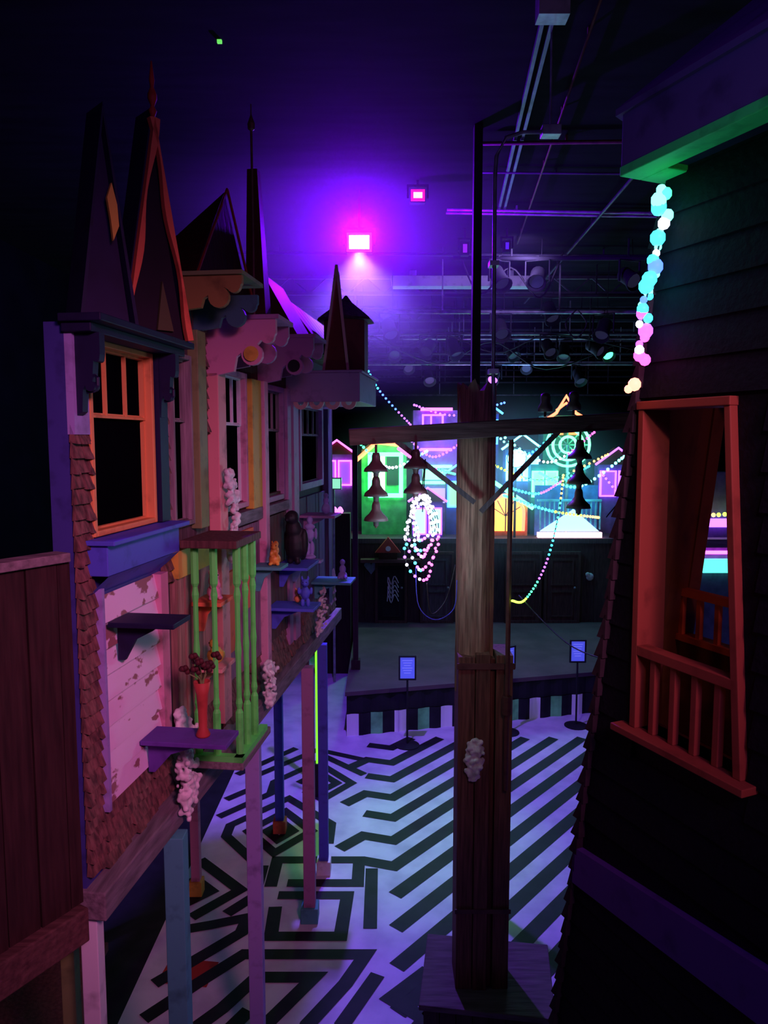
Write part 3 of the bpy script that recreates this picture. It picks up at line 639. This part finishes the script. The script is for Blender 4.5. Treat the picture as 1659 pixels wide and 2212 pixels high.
cable('black cable drooping from pole to tower',[(.87,4.70,3.2),(1.1,4.2,3.0),(1.3,3.6,3.1),(1.2,3.45,3.4)])
cable('thin cable drooping from crossarm',[(1.54,4.66,4.26),(1.5,4.6,3.9),(1.3,4.3,3.75)])

# ------------------------------------------------------------ stage
SZ=.65
sm=MB(); poly=[(-.55,10.15),(4.6,11.40),(4.6,14.18),(-.55,14.18)]
sm.add([(x,y,SZ) for x,y in poly]+[(x,y,SZ-.06) for x,y in poly],[(0,1,2,3),(4,7,6,5),(0,4,5,1),(1,5,6,2),(2,6,7,3),(3,7,4,0)])
P0=Vector((-.53,10.18));P1=Vector((4.58,11.42)); nn=90
def skirt(z0,z1,sel,off=0):
    m=MB()
    for k in range(nn):
        if not sel(k): continue
        a=P0.lerp(P1,k/nn);b=P0.lerp(P1,(k+1)/nn); oa=.015*math.sin(k*1.3)+off;ob=.015*math.sin((k+1)*1.3)+off
        m.add([(a.x,a.y+oa,z0),(b.x,b.y+ob,z0),(b.x,b.y+ob,z1),(a.x,a.y+oa,z1)],[(0,1,2,3)])
    return m
t=Thing('stage','low grey stage with black skirt and striped base panel','stage')
t.part('stage_deck',sm,pm('stage_floor',(.12,.085,.085),(.08,.058,.06),2,.8,.1,spec=.15)); t.part('stage_skirt',skirt(.32,SZ-.06,lambda k:True),BLACK,label='black pleated skirt')
c6=lambda k:(k//3)%4
m=MB()
def addm(dst,src,mi):
    n=len(dst.v); dst.v+=src.v; dst.f+=[tuple(i+n for i in f) for f in src.f]; dst.m+=[mi]*len(src.f)
addm(m,skirt(0,.32,lambda k:c6(k)==0,-.02),0); addm(m,skirt(0,.32,lambda k:c6(k) in (1,3),-.02),1); addm(m,skirt(0,.32,lambda k:c6(k)==2,-.02),2)
t.part('striped_base_panel',m,[pm('stripe_white',(.9,.9,.9),None,3,.6,.0,lo=0,hi=.1),FB,pm('striped_green',(.2,.85,.25),None,5,.6,.05)],label='white green and black vertically striped panel'); t.done()
m=MB(); vplanks(m,-1.5,8.98,0,2.2,.28,14.21,14.26)
one('wall_stage','dark wooden board wall behind the stage','wall',m,wood('stage_wall_wood',(.09,.055,.05)),kind='structure')
one('upper_deck','dark timber deck above the stage wall','deck',MB().box(-1.5,8.95,14.15,18,2.21,2.30),wood('deck_wood',(.1,.06,.07)))
def door_panel(x0,x1,z1,mat,label,art=None):
    t=Thing('stage_door',label,'door',group='doors behind the stage')
    t.part('door_leaf',MB().box(x0,x1,14.13,14.19,SZ,z1),mat)
    m=MB(); frame(m,x0-.05,x1+.05,SZ,z1+.05,.05,14.10,14.19); t.part('door_frame',m,BROWN)
    for zz in (SZ+.12,SZ+(z1-SZ)*.55): t.part('door_moulding',frame(MB(),x0+.08,x1-.08,zz,zz+(z1-SZ)*.38,.03,14.11,14.135),mat)
    t.part('door_knob',MB().ball((x1-.06,14.09,SZ+.7),.025),METAL)
    if art:
        m=MB(); rs=random.Random(5)
        for k in range(5):
            z=art+.09*k
            m.tube(catmull([(x0+.12+rs.uniform(0,.1),14.105,z),(x0+.2,14.105,z+.12),((x0+x1)/2,14.105,z-.03),(x1-.2,14.105,z+.14),(x1-.12,14.105,z)],14),.010,5)
        t.part('painted_scribble',m,WHITEP)
    t.done()
door_panel(-.12,.40,1.78,BLACK,'black door with white painted scribbles',1.08)
door_panel(.75,1.3,2.0,DIMG,'grey panelled door'); door_panel(2.4,3.0,2.0,BROWN,'dark brown panelled door'); door_panel(3.15,3.75,2.0,BROWN,'dark brown panelled double door')
m=MB(); m.prism([(.0,1.55)]+arc(.07,1.72,.07,0,180,6)+arc(-.07,1.72,.07,0,180,6),14.17,14.21,Matrix.Translation((-.25,0,.05)))
one('heart_plaque','small pale heart plaque on the stage wall','plaque',m,pm('pale_blue',(.4,.55,.7)))
one('mask_plaque','small white mask plaque on the stage wall','plaque',MB().ball((4.0,14.18,1.55),.08,10,(1,.4,1)).ball((3.95,14.16,1.6),.05,8,(1,.4,1)),FOAM,remesh=.012)
one('ledge','wooden ledge on the stage wall','shelf',MB().box(-.45,.7,13.95,14.2,1.86,1.92),BROWNH)
t=Thing('toy_house','small red peaked toy house on stage wall ledge','toy house')
t.part('house_body',MB().box(-.1,.25,14.0,14.12,1.92,2.05),MAROON); t.part('house_roof',MB().prism([(-.17,2.05),(.32,2.05),(.08,2.35)],13.98,14.12),RED); t.part('dial',MB().lathe([(.05,0),(.05,.02)],(0,0,0),14,Matrix.Translation((.08,13.99,2.13))@Matrix.Rotation(math.pi/2,4,'X')),WHITEP); t.done()
one('stage_side_post','dark timber post at the stage side','post',MB().box(-.48,-.40,11.2,11.28,SZ,4.2).box(-.51,-.37,11.17,11.31,SZ,.8),DKBR)

def signstand(x,y,zt,label,rz):
    M=Matrix.Translation((x,y,0))@Matrix.Rotation(rz,4,'Z')
    t=Thing('sign_stand',label,'sign stand',group='lit sign stands by the stage',M=M)
    t.part('base',MB().lathe([(.17,0),(.17,.012),(.03,.03)],(0,0,0),20),BLACK); t.part('pole',MB().lathe([(.014,.02),(.014,zt-.34)],(0,0,0),8),BLACK)
    i=t.part('sign_frame',frame(MB(),-.12,.12,zt-.34,zt,.022,-.02,.012),BLACK)
    t.part('sign_panel',MB().box(-.10,.10,-.008,.004,zt-.32,zt-.02),em('sign_blue',(.10,.12,.95),.6),sub=i)
    m=MB()
    for k in range(6):
        w=.07-.012*(k%3); m.box(-w,w,-.012,-.009,zt-.07-k*.035,zt-.064-k*.035)
    t.part('sign_text',m,em('sign_text_glow',(.25,.25,1),.7),sub=i); t.done()
signstand(.32,9.85,1.27,'black stand with a glowing blue notice',0); signstand(1.78,10.3,1.27,'black stand with a glowing blue notice',.6); signstand(2.83,10.55,1.3,'black stand with a glowing blue notice',0)

# ------------------------------------------------------------ neon town on the upper deck
def neon(mb,pts,r=.025): return mb.tube([Vector(p) for p in pts],r,6)
G_=em('green_neon',(.08,1,.30),8); C_=em('cyan_neon',(.12,.85,1),8); M_=em('magenta_neon',(.9,.08,1),6); R_=em('red_neon',(1,.12,.05),6); V_=em('violet_neon',(.35,.08,1),5); B_=em('blue_neon',(.05,.35,1),6)
D=2.30
t=Thing('neon_house','green lit playhouse with red neon roofline','neon house',group='neon playhouses')
t.part('house_wall',MB().box(-.45,.45,14.8,15.2,D,4.0).prism([(-.45,4.0),(.45,4.0),(.0,4.35)],14.8,15.2),pm('mint_wall',(.08,.35,.12)))
t.part('neon_roofline',neon(MB(),[(-.6,14.72,3.75),(-.15,14.76,4.15),(.3,14.76,4.1)],.045),R_)
t.part('neon_window',frame(MB(),-.32,.38,3.05,3.95,.08,14.72,14.80),G_)
t.part('window_panel',MB().box(-.25,.02,14.76,14.80,3.13,3.87),em('green_panel',(.4,1,.4),5)); t.part('doorway',MB().box(.05,.30,14.76,14.80,3.3,3.87),BLACK); t.done()
t=Thing('neon_house','dusky upper playhouse outlined in magenta and violet neon','neon house',group='neon playhouses')
t.part('house_wall',MB().box(.6,1.6,15.3,16,D,4.8),pm('dusk_wall',(.25,.12,.45)))
m=MB(); frame(m,.78,1.22,4.2,4.72,.035,15.22,15.3); m.box(.95,.98,15.22,15.3,4.2,4.7); t.part('neon_window',m,V_)
for z,mt in ((3.65,G_),(3.32,G_),(4.82,M_),(4.0,V_)): t.part('neon_strip',MB().box(.75,1.4,15.22,15.3,z-.03,z+.03),mt)
t.part('window_panel',MB().box(.8,1.35,15.22,15.30,3.38,3.58),em('green_panel2',(.2,.9,.4),3)); t.part('window_panel',MB().box(.7,1.3,15.22,15.3,2.9,3.2),em('lavender_panel',(.5,.35,1),1.5)); t.done()
t=Thing('neon_house','small arched playhouse glowing amber with green roof','neon house',group='neon playhouses')
t.part('house_wall',MB().box(1.95,2.85,14.6,15.1,D,2.95),pm('amber_wall',(.7,.2,.06)))
t.part('arch_panel',MB().prism([(2.05,2.4)]+arc(2.4,2.75,.35,180,0,12)+[(2.75,2.4)],14.54,14.60),em('amber_panel',(1,.38,.06),2.8))
m=MB()
for k in range(5):
    a=math.radians(30+k*30); m.beam((2.4,14.52,2.7),(2.4+.33*math.cos(a),14.52,2.72+.33*math.sin(a)),.015,.02,(0,1,0))
m.box(2.39,2.41,14.51,14.53,2.4,3.05); t.part('arch_mullions',m,RED)
t.part('arch_frame',MB().tube([(x,14.56,z) for x,z in [(2.05,2.4)]+arc(2.4,2.75,.36,180,0,12)+[(2.75,2.4)]],.04),R_)
t.part('neon_roofline',neon(MB(),[(1.9,14.56,3.25),(2.12,14.56,3.4),(2.95,14.56,2.85)],.045),G_); t.done()
t=Thing('neon_balcony','cyan lit balcony with vertical rails and pink base light','balcony')
m=MB()
for k in range(14): m.box(3.05+k*.09,3.075+k*.09,14.4,14.43,2.45,3.0)
m.box(3.0,4.25,14.38,14.45,3.0,3.04); t.part('balusters',m,pm('aqua_paint',(.3,.75,.8)))
t.part('balcony_wall',MB().box(3.0,4.25,14.66,14.7,D,3.3),pm('aqua_wall',(.08,.22,.55)))
t.part('balcony_gable',MB().prism([(3.05,2.42),(4.2,2.42),(3.7,2.85)],14.33,14.40),em('aqua_gable',(.4,.75,1),1.8))
t.part('base_light',MB().box(3.0,4.25,14.3,14.40,2.30,2.40),em('rose_neon',(1,.45,.6),5)); t.done()
t=Thing('neon_sign','round green neon ring sign with spokes on a mast','sign')
for rr in (.42,.3,.16): t.part('neon_ring',MB().tube([(3.62+rr*math.cos(a),14.6,4.1+rr*math.sin(a)) for a in [2*math.pi*k/28 for k in range(28)]],.028,6,True),G_)
m=MB()
for k in range(8):
    a=k*math.pi/4; m.tube([(3.62,14.64,4.1),(3.62+.42*math.cos(a),14.64,4.1+.42*math.sin(a))],.014,5)
m.tube([(3.62,14.62,2.3),(3.62,14.62,4.1)],.03,6); t.part('ring_frame',m,METAL); t.done()
t=Thing('neon_house','little rooftop house outlined in orange red neon','neon house',group='neon playhouses')
t.part('house_wall',MB().box(3.3,4.2,15.4,15.9,D,4.7),pm('leaf_wall',(.05,.2,.1)))
m=neon(MB(),[(3.25,15.36,4.55),(3.55,15.36,4.75),(3.75,15.36,5.1),(3.95,15.36,4.75),(4.3,15.36,4.55)],.035); m.tube([(3.55,15.36,4.8),(3.75,15.36,4.95),(3.95,15.36,4.8)],.03)
t.part('neon_roofline',m,R_)
for x in (3.5,3.8): t.part('window_panel',MB().box(x,x+.2,15.34,15.40,4.3,4.6),em('red_panel',(1,.2,.05),3))
t.done()
def nh(x0,x1,y,z1,wc,nc,pc,label,roof=True,n=0):
    t=Thing('neon_house',label,'neon house',group='neon playhouses')
    t.part('house_wall',MB().box(x0,x1,y,y+.3,D,z1),wc)
    xm=(x0+x1)/2
    if roof:
        t.part('house_roof',MB().prism([(x0-.08,z1),(x1+.08,z1),(xm,z1+(x1-x0)*.45)],y-.03,y+.3),DRED)
        t.part('neon_roofline',neon(MB(),[(x0-.08,y-.05,z1),(xm,y-.05,z1+(x1-x0)*.45),(x1+.08,y-.05,z1)],.025),nc)
    w=(x1-x0)*.22
    for k,xx in enumerate((xm-(x1-x0)*.25,xm+(x1-x0)*.25)):
        i=t.part('neon_window',frame(MB(),xx-w,xx+w,z1-.65,z1-.12,.03,y-.06,y),nc)
        t.part('window_panel',MB().box(xx-w+.03,xx+w-.03,y-.03,y,z1-.62,z1-.15),pc,sub=i)
    t.done()
PB=em('blue_panel',(.05,.25,.9),1.3); PV=em('violet_panel',(.35,.08,.9),1.0); PG=em('leaf_panel',(.2,.9,.25),2.2); PC=em('cyan_panel',(.25,.8,.9),3)
WB=pm('blue_wall',(.05,.08,.30)); WV=pm('violet_wall',(.2,.08,.38)); WT=pm('teal_wall',(.03,.15,.2))
nh(1.75,2.45,15.9,4.75,WB,B_,PB,'tall blue playhouse with blue neon windows')
nh(2.5,3.2,15.3,4.0,WB,C_,PC,'blue playhouse with cyan neon windows')
nh(4.35,5.1,15.0,3.7,WV,V_,PV,'violet playhouse with violet neon windows')
nh(-1.3,-.65,15.4,3.9,WV,M_,PV,'violet playhouse with magenta neon windows')
nh(.55,1.15,14.4,3.0,WV,V_,PC,'low violet playhouse with pale windows')
nh(1.25,1.85,14.8,3.5,WB,B_,PG,'low blue playhouse with green panels')
nh(2.95,3.5,14.85,3.7,WT,G_,PG,'low teal playhouse with green outline',False)
t=Thing('neon_kiosk','kiosk with green and magenta neon panels','kiosk')
t.part('kiosk_body',MB().box(5.7,7.2,13.6,14.0,0,3.6),pm('kiosk_wall',(.12,.1,.2))); t.part('neon_panel',MB().box(5.9,6.9,13.5,13.6,1.75,2.0),em('teal_panel',(.1,.9,.7),1.8)); t.part('neon_panel',MB().box(5.9,6.9,13.5,13.6,2.1,2.15),M_); t.part('neon_panel',MB().box(5.9,6.4,13.5,13.6,2.6,2.75),V_); t.part('counter',MB().box(5.6,7.2,13.3,13.6,2.25,2.4),GREYH); t.done()
t=Thing('neon_kiosk','low shelf with three glowing violet lamps','kiosk')
t.part('kiosk_body',MB().box(-1.25,-.6,13.0,13.3,0,2.9),DKBR)
for k in range(3): t.part('lamp_globe',MB().lathe([(.04,0),(.06,.04),(.03,.1),(.0,.12)],(-.98+k*.1,13.1,2.9),10),M_)
t.done()
t=Thing('lit_sign','small pale green illuminated sign box','sign')
t.part('sign_box',MB().box(-.98,-.72,12.5,12.58,3.36,3.56),METAL); t.part('sign_face',MB().box(-.96,-.74,12.48,12.5,3.38,3.54),em('mint_sign',(.3,.9,.6),1.0)); t.part('sign_post',MB().box(-.88,-.84,12.52,12.56,0,3.36),METAL); t.done()

# ------------------------------------------------------------ ceiling equipment
def pipe(label,p0,p1,r,mat,name='ceiling_pipe',hang=False):
    t=Thing(name,label,'pipe',group='ceiling pipes')
    t.part('pipe_run',MB().tube([p0,Vector(p0).lerp(Vector(p1),.5),p1],r,8),mat,smooth=True)
    n=5
    for k in range(n):
        q=Vector(p0).lerp(Vector(p1),(k+.5)/n)
        t.part('pipe_hanger',MB().box(q.x-.01,q.x+.01,q.y-.01,q.y+.01,q.z,CZ),mat)
    t.done()
pipe('rusty sprinkler pipe across the ceiling',(.85,6.65,6.74),(8,6.4,6.74),.018,RUST)
pipe('pale conduit pair across the ceiling',(.7,8.5,6.74),(8.5,8.9,6.74),.016,METAL); pipe('pale conduit pair across the ceiling',(.7,8.62,6.74),(8.5,9.04,6.74),.014,METAL)
pipe('red cable run along the ceiling',(1.25,4.4,6.76),(1.75,10,6.76),.010,RUST)
pipe('dark conduit run along the ceiling',(2.3,4.0,6.72),(2.6,14,6.72),.018,DPIPE); pipe('dark conduit run across the ceiling',(-2.5,10.2,6.7),(8.5,10.6,6.7),.022,DPIPE); pipe('dark conduit run across the ceiling',(.9,7.4,6.76),(8.5,7.6,6.76),.012,DPIPE)
for k,(y,z) in enumerate([(9.9,6.55),(11.35,6.35)]): pipe('black rigging pipe below the ceiling',(.9,y,z),(8.5,y,z),.03,BLACK,'lighting_pipe')
t=Thing('strut_channel','galvanized double strut channel fixed to the ceiling','channel')
SM=pm('dull_strut_metal',(.13,.13,.19),None,8,.5,.1,metal=.3)
t.part('channel',MB().beam((.95,4.5,6.78),(1.3,8.7,6.78),.025,.04),SM); t.part('channel',MB().beam((1.01,4.5,6.78),(1.36,8.7,6.78),.025,.04),SM)
t.part('junction_box',MB().box(.9,1.08,4.55,4.67,6.66,6.8),METAL); t.done()
one('junction_box','galvanized electrical junction box with conduit entry','junction box',MB().box(1.0,1.12,4.87,4.96,6.12,6.18).tube([(1.06,4.92,6.18),(1.06,4.95,6.8)],.008),METAL,bevel=.004)
t=Thing('ceiling_light_fixture','white unlit fluorescent strip fixture','light fixture')
t.part('fixture_body',MB().prism([(.1,6.70),(2.35,6.70),(2.32,6.54),(.13,6.54)],11.6,11.85),WHITEP,bevel=.01); t.part('mount',MB().box(.4,.5,11.7,11.8,6.70,6.8),METAL); t.part('mount',MB().box(1.9,2.0,11.7,11.8,6.70,6.8),METAL); t.done()
for k,(y,z) in enumerate([(11,6.05),(12.8,6.0),(14.2,6.1),(15.8,6.0),(17.5,6.0),(19.5,6.0),(21.5,6.0),(13.4,6.5),(16.6,6.5),(20.5,6.4),(15.0,5.7),(18.4,5.6),(20.2,5.4)]):
    pipe('grey lighting pipe hung below the ceiling',(-1.5 if k>0 else .0,y,z),(8.5,y,z),.026,DPIPE if k%2 else METAL,'lighting_pipe')
for y in (12.1,14.8,17.8,20.8):
    m=MB(); m.box(-3,8.95,y-.03,y+.03,6.5,6.55); m.box(-3,8.95,y-.03,y+.03,6.75,6.8)
    x=-3
    while x<8.3: m.beam((x,y,6.52),(x+.3,y,6.78),.02,.02); m.beam((x+.3,y,6.78),(x+.6,y,6.52),.02,.02); x+=.6
    one('ceiling_joist','dark steel open web ceiling joist','joist',m,pm('joist_steel',(.06,.06,.08),None,5,.6,.1),group='open web joists')
def stagelight(x,y,z,tilt,rz,label,col=None):
    M=Matrix.Translation((x,y,z))@Matrix.Rotation(rz,4,'Z')
    R=Matrix.Rotation(tilt,4,'X')
    t=Thing('stage_light',label,'stage light',group='stage lights on pipes',M=M)
    R2=Matrix.Translation((0,0,-.25))@R
    t.part('lamp_housing',MB().lathe([(.07,-.18),(.1,-.14),(.1,.05),(.13,.16),(.12,.17),(.09,.06)],(0,0,0),14,R2),BLACK,smooth=True)
    m=MB().box(-.16,-.145,-.015,.015,-.30,-.02); m.box(.145,.16,-.015,.015,-.30,-.02); m.box(-.16,.16,-.015,.015,-.035,-.02); m.box(-.02,.02,-.02,.02,-.03,.03)
    t.part('yoke',m,BLACK)
    t.part('safety_cable',MB().tube([(.05,.0,-.03),(.05,.03,CZ-z)],.005,5),BLACK)
    t.part('lens',MB().lathe([(.095,.10),(.09,.11)],(0,0,0),14,R2),em('lens_'+(col or 'off'),PAL.get(col,(.05,.05,.12)),5 if col else .2)); t.done()
for (x,y,z,ti,rz,c) in [(.08,11,6.05,2.4,.3,None),(.75,12.8,6.0,2.2,-.4,None),(1.2,12.8,6.0,2.6,.5,None),(1.7,11,6.05,2.3,.1,None),(3.2,11,6.05,2.4,-.6,None),(3.6,12.8,6.0,2.1,.6,None),(.2,14.2,6.1,2.2,0,None),(2.4,14.2,6.1,2.3,.4,None),(4.2,14.2,6.1,2.3,.2,'green'),(5,12.8,6.0,2.3,.2,None),(0.5,15.8,6.0,2.2,.2,None),(3.0,15.8,6.0,2.2,-.2,None),(1.3,14.2,6.1,2.0,.6,None),(3.4,14.2,6.1,2.5,-.3,None),(-.4,12.8,6.0,2.2,.2,None),(1.5,9.9,6.55,2.4,.4,None),(2.0,9.9,6.55,2.2,-.3,None),(2.5,11.35,6.35,2.5,.3,None),(3.2,9.9,6.55,2.1,.3,None),(.9,15.0,5.7,2.3,.1,None),(2.2,15.0,5.7,2.2,-.4,'violet'),(3.9,15.0,5.7,2.4,.2,None),(2.8,12.8,6.0,2.3,.2,None)]:
    stagelight(x,y,z,ti,rz,'black stage spotlight hanging from a pipe' if not c else 'black stage spotlight with glowing %s lens'%c,c)
cable('power cable looping along the lighting pipes',[(-.6,12.6,6.0),(0.2,12.6,5.75),(1.0,12.6,5.95),(1.9,12.6,5.65),(2.8,12.6,5.95),(4.2,12.6,5.7)],.012)
cable('power cable looping along the lighting pipes',[(-.2,13.9,6.1),(1.0,13.9,5.6),(2.0,13.9,6.0),(3.0,13.9,5.5),(4.4,13.9,6.0)],.014)
cable('power cable looping below the ceiling',[(1.0,10.2,6.7),(1.3,10.2,6.15),(1.7,10.2,6.5),(2.1,10.2,6.1),(2.4,10.2,6.7)],.014)
cable('coiled cable hung from the lighting pipe',[(2.75,10.8,6.05),(2.6,10.8,5.85),(2.75,10.8,5.65),(2.9,10.8,5.85),(2.77,10.8,6.05)],.012)
def flood(x,y,z,w,h,mat,label,drop,fringe=None):
    t=Thing('flood_light',label,'flood light',group='magenta flood lights')
    t.part('lamp_housing',MB().box(x-w/2-.03,x+w/2+.03,y,y+.1,z-h/2-.03,z+h/2+.03),BLACK,bevel=.01)
    t.part('lamp_panel',MB().box(x-w/2,x+w/2,y-.012,y,z-h/2,z+h/2),mat)
    if fringe: t.part('lamp_bezel',frame(MB(),x-w/2-.02,x+w/2+.02,z-h/2-.02,z+h/2+.02,.025,y-.02,y),fringe,label='magenta glowing bezel')  # emissive frame added to imitate the magenta fringe of glow around the panel
    m=MB().box(x-w/2-.06,x-w/2-.04,y+.02,y+.06,z-.02,z+h/2+.08); m.box(x+w/2+.04,x+w/2+.06,y+.02,y+.06,z-.02,z+h/2+.08); m.box(x-w/2-.06,x+w/2+.06,y+.02,y+.06,z+h/2+.06,z+h/2+.08)
    t.part('yoke',m,BLACK)
    t.part('mount_rod',MB().box(x-.012,x+.012,y+.03,y+.05,z+h/2+.06,drop),BLACK); t.done()
flood(-.26,8.0,6.26,.22,.15,em('flood_glow',(1,.6,1),14),'glowing magenta and white rectangular flood light',CZ,em('flood_rim',(1,.02,.8),3))
flood(.34,7.7,6.64,.10,.07,em('flood_glow_small',(1,.25,.5),4),'small glowing magenta flood light',CZ,em('flood_rim_small',(1,.01,.3),1.2))
flood(1.0,9.4,6.55,.05,.10,em('violet_lamp',(.35,.02,.8),.9),'small violet moving light',CZ); flood(1.52,9.4,6.58,.04,.08,em('violet_lamp2',(.12,.02,.8),.8),'small violet moving light',CZ)
t=Thing('flood_light','glowing cyan flood light on a mast above the deck','flood light',group='magenta flood lights')
t.part('lamp_housing',MB().lathe([(.1,-.12),(.19,-.02),(.19,.02)],(0,0,0),14,Matrix.Translation((2.55,14.25,3.85))@Matrix.Rotation(1.75,4,'X')),BLACK); t.part('lamp_panel',MB().lathe([(.175,.02),(.17,.035)],(0,0,0),14,Matrix.Translation((2.55,14.25,3.85))@Matrix.Rotation(1.75,4,'X')),em('cyan_lamp',(.15,.85,1),18)); t.part('mast',MB().box(2.53,2.57,14.33,14.37,D,3.85),BLACK); t.done()
one('indicator_light','tiny green glowing indicator on the ceiling','indicator',MB().box(-1.09,-1.06,5.1,5.12,6.78,6.8),em('tiny_green',(.2,1,.15),.8))

# haze volumes added to imitate the glow around lights; density fades outward
def haze(name,dens,mb,pw=1.6):
    hz=bpy.data.materials.new(name); hz.use_nodes=True; nt=hz.node_tree; nt.nodes.clear()
    o_=nt.nodes.new('ShaderNodeOutputMaterial'); vs_=nt.nodes.new('ShaderNodeVolumeScatter'); vs_.inputs['Color'].default_value=(.9,.9,1,1)
    tc=nt.nodes.new('ShaderNodeTexCoord'); mp=nt.nodes.new('ShaderNodeMapping'); gr=nt.nodes.new('ShaderNodeTexGradient'); gr.gradient_type='SPHERICAL'
    mp.inputs['Location'].default_value=(-1,-1,-1); mp.inputs['Scale'].default_value=(2,2,2)
    p_=nt.nodes.new('ShaderNodeMath'); p_.operation='POWER'; p_.inputs[1].default_value=pw
    mu=nt.nodes.new('ShaderNodeMath'); mu.operation='MULTIPLY'; mu.inputs[1].default_value=dens
    nt.links.new(tc.outputs['Generated'],mp.inputs[0]); nt.links.new(mp.outputs[0],gr.inputs[0]); nt.links.new(gr.outputs['Fac'],p_.inputs[0]); nt.links.new(p_.outputs[0],mu.inputs[0]); nt.links.new(mu.outputs[0],vs_.inputs['Density'])
    nt.links.new(vs_.outputs[0],o_.inputs['Volume'])
    one('stage_haze','thin theatrical haze drifting around the lights','haze',mb,hz,kind='stuff',smooth=True)
haze('stage_haze',.22,MB().ball((-.3,7.8,6.2),2.2,28,(1.25,.9,.8)))
haze('deck_haze',.40,MB().ball((1.9,13.6,3.5),1.0,24,(3.4,.8,2.0)))

# ------------------------------------------------------------ lights
def L(kind,loc,col,e,size=.1,target=None,spot=60,blend=.6):
    d=bpy.data.lights.new('lamp_'+kind,kind); d.color=col; d.energy=e
    if kind=='AREA': d.size=size
    else: d.shadow_soft_size=size
    if kind=='SPOT': d.spot_size=math.radians(spot); d.spot_blend=blend
    o=bpy.data.objects.new('lamp',d); COL.objects.link(o); o.location=loc
    if target is not None: o.rotation_euler=(Vector(target)-Vector(loc)).to_track_quat('-Z','Y').to_euler()
    return o
L('SPOT',(-.26,7.95,6.15),(.25,.12,1),900,.05,(.1,7.0,0),110,.8)
L('POINT',(-.26,7.86,6.28),(.13,0,1),480,.03)
L('POINT',(-.26,7.86,6.30),(1,0,.6),25,.03)
L('SPOT',(1.5,-.9,5.6),(1,.25,.55),720,.4,(-1.1,3.9,3.0),45,1)
L('AREA',(.8,-1.0,5.6),(.4,.16,1),20,1.0,(-.6,5,1.5))  # added soft blue fill light, no fixture stands there
L('SPOT',(.5,-.5,5.6),(1,.5,.4),100,.1,(.66,4.9,2.9),28,1)  # added warm spot from the camera side to brighten the pole
L('SPOT',(1.0,-.3,4.6),(.25,1,.25),26,.1,(-.85,3.9,3.1),14,.6)  # added spot that boosts the green of the balcony balusters
L('SPOT',(-.1,10,6.4),(.25,1,.05),750,.1,(.35,7.5,0),28,1)
L('POINT',(.2,4.36,3.6),(.3,.8,1),7,.05)
L('POINT',(2.4,13.4,3.6),(.1,.5,1),50,.1); L('POINT',(0,14.2,3.7),(.1,1,.3),60,.1); L('POINT',(1.1,14.2,4.0),(.5,.1,1),60,.1); L('POINT',(3.8,14.0,3.6),(.1,.6,.8),35,.1); L('POINT',(2.8,15.0,5.0),(.2,.3,1),50,.1)
L('AREA',(2.2,-1,5),(1,.3,.2),6,.5,(1.1,2.4,3.5))
L('SPOT',(.2,.3,3.5),(1,.4,.25),5,.05,(1.15,2.2,3.35),26,.8)  # added low fill light for the tower window railing
L('SPOT',(.3,.6,4.2),(.15,1,.4),9,.05,(.95,2.05,5.05),34,.9)  # added green spot to brighten the tower eave
L('SPOT',(1.8,9.5,6.5),(.45,.3,1),150,.1,(1.3,14,6.3),120,1)  # added spot so the pale ceiling fixture shows up
L('SPOT',(1.0,6.9,3.6),(.6,.55,1),110,.1,(1.5,10.7,.1),52,.9)  # added spot to brighten the striped stage base, no fixture there
w=bpy.data.worlds.new('w'); sc.world=w; w.use_nodes=True; w.node_tree.nodes['Background'].inputs[0].default_value=(.01,.004,.03,1)
# ------------------------------------------------------------ camera
cd=bpy.data.cameras.new('cam'); cam=bpy.data.objects.new('camera',cd); COL.objects.link(cam)
cd.sensor_fit='VERTICAL'; cd.sensor_height=36; cd.sensor_width=27; cd.lens=26; cd.clip_start=.05
cam.location=(0,0,4.2); cam.rotation_euler=(math.radians(90-5.58),0,0); sc.camera=cam
